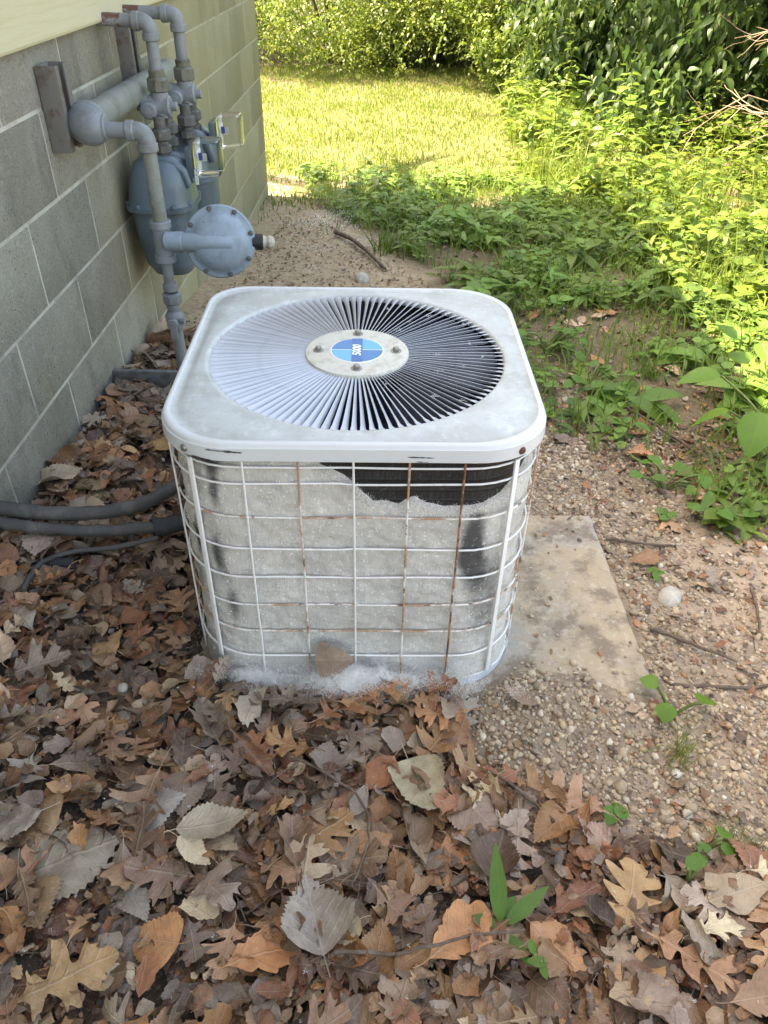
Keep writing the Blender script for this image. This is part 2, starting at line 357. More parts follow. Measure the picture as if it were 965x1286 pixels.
MT['bracket'] = M('bracket_steel', (.155, .145, .135), [((.10, .065, .05), 22, .48, .64, .85, U1), ((.20, .195, .185), 50, .56, .7, .6, U1)], rough=.6, coord='pos')
def clear_mat():
    t = NT('clear_plastic'); t.b.inputs['Base Color'].default_value = (.93, .94, .93, 1); t.b.inputs['Roughness'].default_value = .10; t.b.inputs['IOR'].default_value = 1.22
    t.b.inputs['Transmission Weight'].default_value = 1.0; return t.m
MT['clear'] = clear_mat()
MT['plate'] = M('dial_plate', (.62, .62, .60), [((.12, .12, .13), 160, .56, .6, .8, U1)], rough=.5)
MT['sticker'] = M('sticker_blue', (.04, .10, .30), rough=.4)
MT['yellow'] = M('sticker_yellow', (.62, .55, .10), rough=.5)
MT['hose'] = M('hose_grey', (.060, .058, .055), [((.115, .108, .095), 18, .45, .68, .8, (1, 1, 1)), ((.05, .046, .042), 60, .5, .7, .6, U1)], rough=.6, coord='pos', bump=[(130, .3, .003)])
MT['foam'] = M('hose_foam_black', (.026, .028, .032), [((.07, .066, .06), 50, .55, .75, .7, U1)], rough=.6, coord='pos', bump=[(220, .25, .002)])
MT['trough'] = M('trough_grey', (.15, .155, .16), [((.085, .075, .06), 25, .45, .65, .8, U1)], rough=.55, coord='pos')
MT['stick'] = M('stick_bark', (.115, .078, .055), [((.19, .15, .12), 40, .45, .68, .8, U1), ((.05, .035, .026), 90, .5, .7, .7, U1)], rough=.9, coord='pos', bump=[(160, .5, .002)])
MT['deadwood'] = M('dead_twig_bark', (.36, .25, .16), [((.22, .15, .10), 30, .45, .65, .8, U1)], rough=.85, coord='pos')
MT['bark'] = M('tree_bark', (.10, .078, .058), [((.055, .042, .032), 14, .45, .65, .9, (3, 3, .6)), ((.16, .13, .10), 30, .55, .7, .6, (3, 3, .6))], rough=.95, coord='pos', bump=[(30, .6, .02)])
MT['rock'] = M('pale_rock', (.42, .385, .32), [((.30, .265, .21), 25, .45, .65, .8, U1), ((.54, .51, .45), 60, .5, .7, .6, U1)], rough=.9, coord='pos', bump=[(80, .5, .004)])
def attr_mat(name, rough=.9, sc=60, amt=.5, bs=120, bd=.002, spec=.25):
    t = NT(name); a = t.n('Attribute', attribute_name='Col'); p = t.coord('pos'); col = a.outputs['Color']
    c = t.mix(t.ramp(t.noise(p, sc, 5, .7), .38, .7, 0, amt), col, t.mix(.6, col, (.03, .022, .016)))
    c = t.mix(t.ramp(t.noise(p, sc * 4, 3, .7), .5, .72, 0, amt * .8), c, t.mix(.5, col, (.55, .46, .35)))
    t.l(c, t.b.inputs['Base Color']); t.b.inputs['Roughness'].default_value = rough; t.b.inputs['Specular IOR Level'].default_value = spec
    nb = t.bump(t.noise(p, bs, 5, .75), .7, bd); t.l(nb, t.b.inputs['Normal']); return t.m
MT['ground'] = attr_mat('ground_soil', .95, 30, .75, 70, .014)
MT['gravel'] = attr_mat('gravel_stone', .8, 140, .4, 260, .0012, .35)
MT['litter_attr'] = leaf_litter_mat('dead_leaf_mass', True)
MT['litter_obj'] = leaf_litter_mat('dead_leaf', False)
MT['green'] = green_mat('green_leaf')
MT['greenbig'] = green_mat('green_leaf_broad', .40, .42)
MT['grass'] = green_mat('grass_blade', .45, .5, False)
MT['stem'] = M('green_stem', (.11, .15, .04), [((.15, .11, .05), 20, .5, .7, .6, U1)], rough=.6, coord='pos')

# ------------------------------------------------------------------ ground
def axis_pts(segs, far_lo, far_hi):
    p = []
    for a, b, st in segs: p += list(np.arange(a, b, st))
    p.append(segs[-1][1]); lo = [p[0]]; st = .1
    while lo[-1] > far_lo: lo.append(lo[-1] - st); st *= 1.45
    hi = [p[-1]]; st = .1
    while hi[-1] < far_hi: hi.append(hi[-1] + st); st *= 1.45
    return np.array(lo[:0:-1] + p + hi[1:])
gx = axis_pts([(-1.2, 1.3, .022), (1.3, 3.0, .06)], -140, 140); gy = axis_pts([(.1, 2.6, .022), (2.6, 6.2, .05), (6.2, 10, .15)], -120, 160)
GX, GY = np.meshgrid(gx, gy); nx, ny = len(gx), len(gy)
GZ = ground_z(GX, GY)
PADC = (.075, 1.305); PADR = R_(2.1); PADW, PADD = .965, .605
def pad_local(x, y):
    c, s = math.cos(-PADR), math.sin(-PADR); dx, dy = x - PADC[0], y - PADC[1]; return dx * c - dy * s, dx * s + dy * c
lx, ly = pad_local(GX, GY); under = (np.abs(lx) < PADW / 2 - .02) & (ly < PADD / 2 - .045) & (ly > -PADD / 2 + np.where(lx < .33, .10, .03))
GZ = np.where(under, GZ - .05, GZ)
gi = np.arange(nx * ny).reshape(ny, nx); GF = np.stack([gi[:-1, :-1], gi[:-1, 1:], gi[1:, 1:], gi[1:, :-1]], -1).reshape(-1, 4)
def mixc(c, m, k): return c * (1 - m[..., None]) + np.array(k) * m[..., None]
gc = np.zeros(GX.shape + (3,)) + np.array((.27, .195, .13))
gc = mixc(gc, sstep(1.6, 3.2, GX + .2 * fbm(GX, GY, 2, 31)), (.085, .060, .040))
gc = mixc(gc, polymask(GX, GY, SAND, .12), (.46, .345, .225))
gc = mixc(gc, polymask(GX, GY, GRAVEL, .08), (.33, .25, .175))
gc = mixc(gc, np.exp(-(((GX - .95) / .28) ** 2 + ((GY - 1.35) / .42) ** 2)), (.47, .355, .255))
gc = mixc(gc, polymask(GX, GY, LITTER, .06), (.11, .078, .056))
lawnm = sstep(4.6, 5.7, GY + .5 * fbm(GX, GY, 2, 41) - .25 * sstep(-.3, -.9, GX)) * (1 - sstep(9.2, 10.2, GY + .3 * GX * 0)) * (1 - sstep(1.2, 1.9, GX))
gc = mixc(gc, lawnm * .9, (.11, .125, .035))
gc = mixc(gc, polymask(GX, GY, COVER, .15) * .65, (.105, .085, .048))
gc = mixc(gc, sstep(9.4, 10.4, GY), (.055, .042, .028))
bare = np.exp(-(((GX + .55) / .5) ** 2 + ((GY - 5.75) / .28) ** 2)); gc = mixc(gc, np.clip(bare * 1.2, 0, 1) * .8, (.42, .33, .22))
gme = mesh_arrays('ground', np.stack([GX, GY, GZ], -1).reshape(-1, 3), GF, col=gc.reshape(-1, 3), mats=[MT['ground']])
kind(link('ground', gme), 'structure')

# ------------------------------------------------------------------ house: block foundation, cream siding, roof
YAW = .01398
def wall_world(n): return (-.8528 + .2032 * n * math.sin(YAW), 1.63212 + .2032 * n * math.cos(YAW))
cx0, cy0 = wall_world(18)
house = thing('house', 'house corner with grey concrete block foundation wall below cream siding', 'house', (cx0, cy0, 0), -YAW)
def jz(k): return CAM_Z - .18239 - .2032 * k                      # height of course joint k
HL = 9.2; HW = 7.0; ZB = jz(7); ZT = 1.0
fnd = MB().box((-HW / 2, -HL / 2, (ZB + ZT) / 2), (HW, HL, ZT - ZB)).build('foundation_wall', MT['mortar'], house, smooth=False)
def block_mesh(w):
    b = MB().box((0, 0, 0), (.036, w - .009, .2032 - .009)).mesh('block', MT['block'], bevel=.0035); return b
bfull, bhalf = block_mesh(.4064), block_mesh(.2032)
for k in range(1, 7):                                              # rows between joint k and k+1
    zc = (jz(k) + jz(k + 1)) / 2; odd = (k % 2 == 0)
    n = 18
    while n > -4:
        w = 1 if (n == 18 and odd) else 2
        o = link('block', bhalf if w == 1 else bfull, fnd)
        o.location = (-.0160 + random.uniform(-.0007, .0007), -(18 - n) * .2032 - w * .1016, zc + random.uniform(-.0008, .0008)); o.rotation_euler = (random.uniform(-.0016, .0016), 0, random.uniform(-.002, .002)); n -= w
k = 0; zc = (jz(1) + ZT) / 2; hgt = ZT - jz(1)                     # top course, cut short under the siding
btop = MB().box((0, 0, 0), (.036, .4064 - .0075, hgt - .006)).mesh('block', MT['block'], bevel=.0035)
btoph = MB().box((0, 0, 0), (.036, .2032 - .0075, hgt - .006)).mesh('block', MT['block'], bevel=.0035)
n = 18
while n > -4:
    w = 1 if n == 18 else 2
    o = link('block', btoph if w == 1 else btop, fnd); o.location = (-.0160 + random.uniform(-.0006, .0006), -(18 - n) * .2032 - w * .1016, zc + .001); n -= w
sid = MB().box((-HW / 2, -HL / 2, (ZT + .002 + 2.55) / 2), (HW - .02, HL - .02, 2.55 - ZT - .002)).build('upper_wall', MT['wallhid'], house, smooth=False)
prof = [(0.0, 0.0), (.030, 0.0), (.032, .006), (.014, .20), (0.0, .20)]
pl = MB().loft([[Vector((px - .009, y, pz)) for px, pz in prof] for y in (-HL, .02)]).mesh('plank', MT['siding'], smooth=False)
for i in range(8): link('plank', pl, sid, (0, 0, ZT - .012 + i * .19))
gable = MB().loft([[Vector((0, y, 2.55)), Vector((-HW, y, 2.55)), Vector((-HW / 2, y, 4.3))] for y in (-HL + .01, -.01)]).build('gable', MT['wallhid'], house, smooth=False)
EOV, ZE = .36, 2.46
rf = MB()
for sgn in (0, 1):
    a = [(EOV, ZE), (-HW / 2, 4.42), (-HW / 2, 4.54), (EOV, ZE + .12)]
    if sgn: a = [(-HW - EOV, ZE), (-HW / 2, 4.419), (-HW / 2, 4.539), (-HW - EOV, ZE + .12)]
    rf.loft([[Vector((px, y, pz)) for px, pz in a] for y in (-HL - .3, .32)])
rf.build('roof', MT['roof'], house, smooth=False)
MB().box((EOV + .012, -HL / 2, ZE + .05), (.022, HL + .6, .16)).build('fascia', MT['siding'], house, smooth=False)

# ------------------------------------------------------------------ concrete pad
pu, pv = np.meshgrid(np.linspace(-1, 1, 97), np.linspace(-1, 1, 61)); eu = np.sign(pu) * np.abs(pu) ** .8; ev = np.sign(pv) * np.abs(pv) ** .8
pxx, pyy = eu * PADW / 2, ev * PADD / 2; edge_d = np.minimum(PADW / 2 - np.abs(pxx), PADD / 2 - np.abs(pyy)); wear = .5 + fbm(pxx, pyy, 14, 301, 3)
pzz = .045 + .0022 * fbm(pxx, pyy, 12, 311, 3) - .010 * np.clip(1 - edge_d / (.006 + .016 * wear), 0, 1) ** 2
jx = .004 * fbm(pxx, pyy, 25, 321, 2); pidx = np.arange(pu.size).reshape(pu.shape); pq = np.stack([pidx[:-1, :-1], pidx[:-1, 1:], pidx[1:, 1:], pidx[1:, :-1]], -1).reshape(-1, 4)
rim_ = np.concatenate([pidx[0, :-1], pidx[:-1, -1], pidx[-1, :0:-1], pidx[:0:-1, 0]]); ptop = np.stack([pxx + jx, pyy + jx, pzz], -1).reshape(-1, 3); low = ptop[rim_].copy(); low[:, 2] = -.045; nb_ = len(ptop); k_ = np.arange(len(rim_)); k2 = np.roll(k_, -1)
pad = link('concrete_pad', mesh_arrays('concrete_pad', np.concatenate([ptop, low]), np.concatenate([pq, np.stack([rim_[k_], nb_ + k_, nb_ + k2, rim_[k2]], -1)]), mats=[MT['pad']])); pad.data.set_sharp_from_angle(angle=R_(40))
pad.location = (PADC[0], PADC[1], -.052); pad.rotation_euler = (0, 0, PADR)
tag(pad, 'sand-stained flat concrete slab under the air conditioner, bare on its right', 'slab')

# ------------------------------------------------------------------ air conditioner
AC = thing('air_conditioner', 'square rounded white outdoor air conditioner with round louvred top and wire guard', 'air conditioner', (-.057, 1.347, -.008), R_(1.2))
ACH = .588
def rsq(th, h, r):
    """point of a rounded square (half width h, corner radius r) on the ray at angle th"""
    c, s = math.cos(th), math.sin(th); k = h - r; ac, as_ = abs(c), abs(s)
    t = h / max(ac, as_); x, y = ac * t, as_ * t
    if x > k and y > k:
        b = k * (ac + as_); disc = b * b - (2 * k * k - r * r); t = b + math.sqrt(max(disc, 0)); x, y = ac * t, as_ * t
    return Vector((math.copysign(x, c), math.copysign(y, s), 0))
NL = 144; TH = [2 * math.pi * (i + .5) / NL for i in range(NL)]
RG = .277; CR = .125
def ring_c(r, z): return [Vector((r * math.cos(t), r * math.sin(t), z)) for t in TH]
def ring_s(h, z, cr=CR): return [rsq(t, h, cr * (.66 if (math.cos(t) < 0 and math.sin(t) > 0) else 1)) + Vector((0, 0, z)) for t in TH]   # the back left corner is tighter
lidm = MB().loft([ring_c(RG - .0005, ACH - .014), ring_c(RG, ACH - .004), ring_c(RG + .004, ACH), ring_c(RG + .010, ACH), [a * .5 + b * .5 for a, b in zip(ring_c(RG + .012, ACH + .0005), ring_s(.294, ACH + .0005))],
    ring_s(.297, ACH), ring_s(.301, ACH - .0030), ring_s(.308, ACH - .0032), ring_s(.313, ACH - .0005)], closed_ends=False)
lid = lidm.build('lid', MT['lid'], AC, angle=50)
MB().loft([ring_s(.313, ACH - .0005), ring_s(.3175, ACH + .0012), ring_s(.3210, ACH + .0004), ring_s(.3232, ACH - .0025), ring_s(.3240, ACH - .007), ring_s(.3255, ACH - .0085), ring_s(.3262, ACH - .031), ring_s(.3250, ACH - .0325), ring_s(.323, ACH - .03), ring_s(.320, ACH - .01)], closed_ends=False).build('rim', MT['rim'], lid, angle=40)
# louvre slats: one mesh, 108 pieces round the hub
NS = 108
def slat_mesh():
    b = MB(); secs = []; tilt = R_(56)
    for r in (.094, .100, .13, .18, .23, .262, .270, .2775):
        w = .84 * 2 * math.pi * r / NS
        tl = tilt * (1 if r < .262 else (.85 if r < .268 else .45)) if r > .098 else tilt * .6
        dy, dz = -math.cos(tl), math.sin(tl); nn = Vector((0, dz, -dy)).normalized(); pts = []
        for t, bow in ((0, .10), (.30, .0), (.65, -.04), (1, .06)):   # upper edge lies clockwise; pressed with a slight bow and a turned lip
            pts.append(Vector((r, dy * w * (.5 - t), -dz * w * t)) + nn * w * bow * -1)
        secs.append([p + nn * .0004 for p in pts] + [p - nn * .0004 for p in reversed(pts)])
    return b.loft(secs).mesh('slat', MT['slat'], angle=30)
sm = slat_mesh()
for i in range(NS):
    o = link('slat', sm, lid, (0, 0, ACH - .0015 + random.uniform(-.0006, .0003)), (random.gauss(0, .035), random.gauss(0, .002), 2 * math.pi * i / NS + random.gauss(0, .0022)))
hub = MB().lathe((0, 0, ACH), (0, 0, 1), [(.090, -.012), (.0975, -.010), (.0985, -.002), (.0975, .002), (.090, .0035), (.03, .0042), (.0, .0043)], 64).build('hub_plate', MT['hub'], AC)
def sector(mb, r, a0, a1, z, x0=0, n=24):
    P = [Vector((r * math.cos(a0 + (a1 - a0) * i / n), r * math.sin(a0 + (a1 - a0) * i / n), z)) for i in range(n + 1)]
    mb.add([Vector((0, 0, z))] + P, [(0, i + 1, i + 2) for i in range(n)]); return mb
ZBD = ACH + .0046; H = math.pi / 2
badge = MB().lathe((0, 0, ZBD - .001), (0, 0, 1), [(.0505, 0), (.0510, .0004), (.0505, .001)], 64).build('badge', MT['white'], hub)
for q, nm in enumerate(('badge_b', 'badge_a', 'badge_b', 'badge_a')):
    sector(MB(), .0485, q * H, (q + 1) * H, ZBD + .0006).build('badge_quarter', MT[nm], hub, smooth=False)
MB().box((0, 0, ZBD + .0008), (.020, .095, .0012)).build('badge_bar', MT['badge_bar'], hub, smooth=False)
MB().box((0, 0, ZBD + .0004), (.096, .0012, .0012)).build('badge_line', MT['white'], hub, smooth=False)
cu = bpy.data.curves.new('lettering', 'FONT'); cu.body = '5000'; cu.size = .0225; cu.shear = .22; cu.offset = .0006; cu.align_x = 'CENTER'; cu.align_y = 'CENTER'; cu.extrude = .0002
tmp = bpy.data.objects.new('tmp_text', cu); C.objects.link(tmp); bpy.context.view_layer.update()
tm = bpy.data.meshes.new_from_object(tmp.evaluated_get(bpy.context.evaluated_depsgraph_get())); bpy.data.objects.remove(tmp); tm.materials.clear(); tm.materials.append(MT['white'])
txt = link('lettering', tm, hub, (0, -.004, ZBD + .0018), (0, 0, math.pi / 2))
scm = MB().lathe((0, 0, 0), (0, 0, 1), [(.0105, 0), (.0105, .0012), (.0060, .0018), (.0058, .0065), (.004, .0085), (.0, .009)], 14).mesh('screw', MT['screw'])
for a in range(4):
    t = a * H; link('screw', scm, hub, (.0735 * math.cos(t), .0735 * math.sin(t), ACH + .0036))
# coil, lint felt, base pan, fan
CZ0, CZ1 = .03, ACH - .012
def per_len(h, r): return 8 * (h - r) + 2 * math.pi * r
def per(s, h, r):
    """walks the rounded square from the middle of the front (-y), towards +x; returns point and outward normal"""
    k = h - r; P = per_len(h, r); s = s % P; segs = [(k, 0)]
    q = math.pi * r / 2; lens = [k, q, 2 * k, q, 2 * k, q, 2 * k, q, k]; i = 0
    while s > lens[i]: s -= lens[i]; i += 1
    def rot(v, n):
        for _ in range(n): v = Vector((-v.y, v.x, 0))
        return v
    if i == 0: p, nm = Vector((s, -h, 0)), Vector((0, -1, 0))
    elif i == 8: p, nm = Vector((-k + s, -h, 0)), Vector((0, -1, 0))
    elif i % 2: a = s / r - H; nm = Vector((math.cos(a), math.sin(a), 0)); p = Vector((k, -k, 0)) + nm * r; p, nm = rot(p, (i - 1) // 2), rot(nm, (i - 1) // 2)
    else: p, nm = rot(Vector((h, -k + s, 0)), i // 2 - 1), rot(Vector((1, 0, 0)), i // 2 - 1)
    return p, nm
CH, CRR = .3055, .114
def shell(h, r, z0, z1, n=160):
    return MB().loft([[per(per_len(h, r) * i / n, h, r)[0] + Vector((0, 0, z)) for i in range(n)] for z in (z0, z1)], closed_ends=False)
shell(CH, CRR, CZ0, CZ1).build('coil', MT['coil'], AC)
shell(CH - .03, CRR - .03, CZ0, CZ1).build('coil_back', MT['motor'], AC)
P = per_len(CH, CRR); ns, nz = 420, 120
ss = np.arange(ns) / ns * P; off = np.where(ss > P / 2, ss - P, ss)       # signed distance from front middle, + = right
PT = np.array([per(s, CH, CRR)[0][:] for s in ss]); PN = np.array([per(s, CH, CRR)[1][:] for s in ss])
ctrl_x = [-2, -.085, -.055, -.015, .03, .075, .10, .125, .17, .22, .255, .285, .32, .38, 2]
ctrl_z = [CZ1, CZ1, .540, .520, .465, .460, .474, .462, .455, .462, .482, .500, .525, CZ1, CZ1]
top = np.interp(off, ctrl_x, ctrl_z) + .006 * fbm(off, off * 0, 40, 3) * (np.interp(off, ctrl_x, ctrl_z) < CZ1 - .002)
tt = np.linspace(0, 1, nz)[:, None]; Zs = CZ0 + (top[None, :] - CZ0) * tt; S2 = np.broadcast_to(off[None, :], Zs.shape)
thick = .007 + .006 * fbm(S2, Zs, 9, 61, 3) + .004 * fbm(S2, Zs, 60, 65, 2)
thick = np.maximum(thick, .0015) * np.minimum(1, np.clip((1 - tt) * 9, 0, 1) ** .5 + .02 + (top[None, :] > CZ1 - .003) * 1.0)
thick = thick + .006 * np.exp(-((Zs - CZ0) / .03) ** 2)
lv = PT[None] + PN[None] * thick[..., None]; lv = np.concatenate([lv[..., :2], Zs[..., None]], -1)
def blob(s0, z0, a, b): return np.exp(-(((S2 - s0) / a) ** 2 + ((Zs - z0) / b) ** 2))
thin = 1.0 * blob(.207, .40, .022, .055) + .9 * blob(.222, .30, .03, .06) + .85 * blob(.20, .345, .02, .04) + .6 * blob(.235, .18, .035, .07) + .45 * blob(.27, .27, .03, .10) + 1.0 * blob(-.27, .545, .08, .024) + .9 * blob(-.232, .49, .012, .05) \
    + 1.15 * blob(-.285, .365, .014, .045) + 1.0 * blob(-.243, .34, .014, .06) + .7 * blob(-.31, .26, .03, .06) + .6 * blob(-.225, .22, .02, .05) + .35 * blob(.27, .45, .06, .04) + .5 * blob(.33, .40, .02, .05) + .3 * blob(-.225, .30, .01, .16)
ii = np.arange(nz * ns).reshape(nz, ns); jj = np.roll(ii, -1, axis=1); LF = np.stack([ii[:-1], jj[:-1], jj[1:], ii[1:]], -1).reshape(-1, 4)
lme = mesh_arrays('lint_felt', lv.reshape(-1, 3), LF, col=np.repeat(np.clip(thin, 0, 1).reshape(-1, 1), 3, 1), mats=[MT['lint']])
lint = link('lint_felt', lme, AC); lint['label'] = 'grey felt of seed fluff clogging the coil'
def rs_solid(h0, h1, z0, z1, cr): return MB().loft([ring_s(h0, z0, cr), ring_s(h1, z0 + .003, cr), ring_s(h1, z1 - .003, cr), ring_s(h0, z1, cr)])
rs_solid(.314, .3175, 0, .034, CR).build('base_pan', MT['pan'], AC, angle=40)
MB().cyl((0, 0, .36), (0, 0, .54), .068, 32).build('fan_motor', MT['motor'], AC)
fan = MB().cyl((0, 0, .40), (0, 0, .455), .075, 24).build('fan', MT['motor'], AC)
for a in range(4):
    V = []; F = []; nr, nc = 5, 7
    for i in range(nr + 1):
        r = .07 + (.255 - .07) * i / nr
        for j in range(nc + 1):
            an = a * H + .3 + (j / nc - .5) * (1.05 + .1 * i / nr); V.append((r * math.cos(an), r * math.sin(an), .43 + (j / nc - .5) * .07 - .02 * (j / nc - .5) ** 2))
    for i in range(nr):
        for j in range(nc): o = i * (nc + 1) + j; F.append((o, o + 1, o + nc + 2, o + nc + 1))
    MB().add(V, F).build('fan_blade', MT['motor'], fan)
# wire guard
GH, GR = .3185, CR
for z in (.545, .512, .442, .372, .305, .237, .168, .099, .030):
    GPn = 100; Pp = per_len(GH, GR); ph = random.random() * 6
    pts = [per(Pp * i / GPn, GH, GR)[0] + Vector((0, 0, z - .004 + .0012 * math.sin(i * .35 + ph))) for i in range(GPn)]
    MB().tube(pts, .0019, 6, closed=True).build('guard_ring', MT['wire'] if z not in (.168, .237, .442, .030) else MT['wire_half'], AC)
Pp = per_len(GH, GR); GH2 = GH + .0030
wm_cache = {}
for i in range(26):
    s = Pp * i / 26; p, nm = per(s, GH, GR); p = p + nm * .0030
    if i in (3, 10, 16, 23):
        tv = Vector((-nm.y, nm.x, 0)); o = MB()
        o.box((0, 0, .29), (.0042, .0095, .515)); ob = o.build('corner_strip', MT['wire'], AC, bevel=.001)
        ob.location = p + nm * .001; ob.rotation_euler = (0, 0, math.atan2(nm.y, nm.x)); continue
    mk = {24: 'wire', 25: 'wire_half', 1: 'wire_half', 2: 'wire_rust', 4: 'wire_half'}.get(i, 'wire')
    if i == 0: mk = 'wire'
    pts = [p + Vector((random.uniform(-.0006, .0006), random.uniform(-.0006, .0006), z)) for z in np.linspace(.018, .556, 9)]
    MB().tube(pts, .0020, 6).build('guard_wire', MT[mk], AC)
# screws on the rim, one rusty
rsm = MB().lathe((0, 0, 0), (1, 0, 0), [(.0065, 0), (.0065, .001), (.005, .004), (.0, .0055)], 12)
for i in (3, 10, 16, 23):
    p, nm = per(per_len(.3262, CR) * i / 26, .3262, CR)
    MB().lathe(p + Vector((0, 0, ACH - .021)) - nm * .001, nm, [(.0068, 0), (.0068, .0016), (.0045, .0042), (.0, .005)], 12).build('rim_screw', MT['rustscrew'] if i == 3 else MT['screw'], lid)

MT['chip'] = M('bare_chip', (.045, .042, .04), [((.16, .12, .09), 60, .5, .65, .7, U1)], rough=.8)
for s0, z0, ln, hh in ((-.235, .0115, .050, .0026), (-.205, .0135, .030, .0030), (.085, .0205, .045, .0022), (-.262, .0290, .035, .0026), (.10, .0290, .02, .0016)):
    m_ = MB(); nc = 9; A_, B_ = [], []
    for k in range(nc + 1):
        p, nm = per(s0 + ln * k / nc, .3268, CR); w_ = hh * (.25 + random.random()) * (0.15 if k in (0, nc) else 1); zz = ACH - z0 - .0015 * k / nc; A_.append(p + Vector((0, 0, zz + w_ / 2))); B_.append(p + Vector((0, 0, zz - w_ / 2)))
    m_.add(A_ + B_, [(k, k + 1, nc + 2 + k, nc + 1 + k) for k in range(nc)]); m_.build('paint_chip', MT['chip'], lid, smooth=False)

# ------------------------------------------------------------------ gas pipework, meters, regulator on the wall
def arc(c, r, a, b, n=8):
    """quarter bend from direction a to direction b about corner point c"""
    a = Vector(a); b = Vector(b); c = Vector(c); return [c - a * r + a * r * math.sin(t * H) + b * r * (1 - math.cos(t * H)) for t in [i / n for i in range(n + 1)]]
X, Y, Z = Vector((1, 0, 0)), Vector((0, 1, 0)), Vector((0, 0, 1))
def V3(*a): return Vector(a)
gp = thing('gas_pipework', 'grey painted gas pipes with elbows, tee and valves standing off the block wall', 'gas pipe', (-.60, 2.08, 0))
def gpart(mb, name, mat):
    o = mb.build(name, MT[mat], gp); o.location = (.60, -2.08, 0); return o
def elbow(c, a, b, r, mat='pipe', bend=.025, k=1.34):
    a = Vector(a); b = Vector(b); m = MB(); p = arc(c, bend, a, b); m.tube([p[0] - a * .012] + p + [p[-1] + b * .012], r * 1.18, 16)
    m.cyl(Vector(c) - a * (bend + .022), Vector(c) - a * (bend + .002), r * k, 18, .002); m.cyl(Vector(c) + b * (bend + .002), Vector(c) + b * (bend + .022), r * k, 18, .002)
    return gpart(m, 'elbow', mat)
def pipe(a, b, r, mat='pipe'): return gpart(MB().cyl(a, b, r, 20, .001), 'pipe', mat)
Y0 = 2.08; XM, ZM = -.772, .812; XR = -.608; RP = .0185
pipe((XM, 2.11, ZM), (XM, 3.02, ZM - .01), .037, 'pipe_olive')                                   # manifold along the wall
m = MB(); pts = arc((XM, Y0, ZM), .055, (0, -1, 0), (1, 0, 0), 10); m.tube([Vector((XM, Y0 + .075, ZM))] + pts + [Vector((XM + .062, Y0, ZM))], [.0445] * 9 + [.043, .040, .036, .030], 20); m.cyl((XM + .052, Y0, ZM), (XM + .070, Y0, ZM), .029, 20, .002)
m.cyl((XM, Y0 + .060, ZM), (XM, Y0 + .082, ZM), .048, 22, .003); gpart(m, 'elbow', 'pipe')
pipe((XM + .05, Y0, ZM - .004), (XR - .035, Y0, ZM - .006), RP); elbow((XR, Y0, ZM - .006), X, -Z, RP)
pipe((XR, Y0, ZM - .04), (XR + .002, Y0, .585), RP * .98, 'pipe_olive')
m = MB(); zt = .535; m.cyl((XR, Y0, .588), (XR, Y0, .488), .0235, 18, .002); m.cyl((XR, Y0, .590), (XR, Y0, .570), .028, 18, .002); m.cyl((XR, Y0, .500), (XR, Y0, .480), .028, 18, .002)
m.cyl((XR, Y0, zt), (XR + .055, Y0 - .004, zt), .0225, 18, .002); m.cyl((XR + .035, Y0 - .003, zt), (XR + .055, Y0 - .004, zt), .0275, 18, .002); gpart(m, 'tee', 'pipe')
pipe((XR, Y0, .485), (XR, Y0, .40), .0145); m = MB(); m.cyl((XR, Y0, .418), (XR, Y0, .398), .020, 16, .002); m.lathe((XR, Y0, .362), Z, [(.022, 0), (.0265, .004), (.0265, .026), (.021, .030)], 8); m.cyl((XR, Y0, .372), (XR, Y0, .345), .019, 16, .002); gpart(m, 'union', 'pipe')
pipe((XR, Y0, .35), (XR, Y0, .0), .0165)
m = MB(); m.lathe((XR, Y0, .285), Z, [(.019, 0), (.024, .004), (.024, .016), (.027, .026), (.027, .040), (.022, .050), (.019, .054)], 16); m.cyl((XR, Y0 - .005, .312), (XR, Y0 - .040, .312), .016, 14, .002); m.cyl((XR + .02, Y0 - .02, .318), (XR + .034, Y0 - .024, .318), .008, 10)
m.box((XR + .004, Y0 - .046, .296), (.018, .008, .05)); gpart(m, 'valve', 'pipe')
for o_, (yy, xx, zz) in enumerate(((2.56, -.690, .990), (2.76, -.657, .992))):
    wx = -.838
    pipe((wx - .03, yy, zz + .004), (wx + .07, yy, zz + .002), RP * .93, 'pipe_rust'); pipe((wx + .069, yy, zz + .002), (xx - .03, yy, zz), RP * .94); elbow((xx, yy, zz), X, -Z, RP)
    pipe((xx, yy, zz - .03), (xx, yy, .852), RP * .95)
    m = MB(); m.cyl((xx, yy, .872), (xx, yy, .850), .023, 16, .002); m.lathe((xx, yy, .812), Z, [(.025, 0), (.032, .005), (.032, .034), (.026, .040)], 8); gpart(m, 'union', 'olivefit')
    vz = .775
    m = MB(); m.cyl((xx - .05, yy, vz), (xx + .030, yy, vz), .030, 20, .004); m.cyl((xx - .055, yy, vz), (xx - .035, yy, vz), .034, 18, .003); m.cyl((xx, yy, vz - .03), (xx, yy, vz + .045), .026, 16, .002)
    m.cyl((xx - .028, yy, vz - .004), (xx - .028, yy - .050, vz - .006), .024, 18, .004); m.lathe((xx - .028, yy - .049, vz - .006), -Y, [(.017, 0), (.017, .004), (.010, .0045), (.010, .010), (.0, .011)], 16)
    m.cyl((xx + .028, yy, vz), (xx + .048, yy, vz), .013, 12, .002); gpart(m, 'valve', 'pipe')
    if o_ == 0: pipe((XM + .01, yy - .005, vz + .002), (xx - .05, yy, vz), .015)
    for dy in (-.045, .045):
        m = MB(); m.cyl((xx, yy + dy, .755 if dy < 0 else .74), (xx, yy + dy, .640), .017, 14); m.lathe((xx, yy + dy, .690), Z, [(.020, 0), (.029, .005), (.029, .028), (.022, .034)], 8); m.lathe((xx, yy + dy, .655), Z, [(.020, 0), (.026, .004), (.026, .022), (.020, .026)], 8); gpart(m, 'union', 'darkfit')

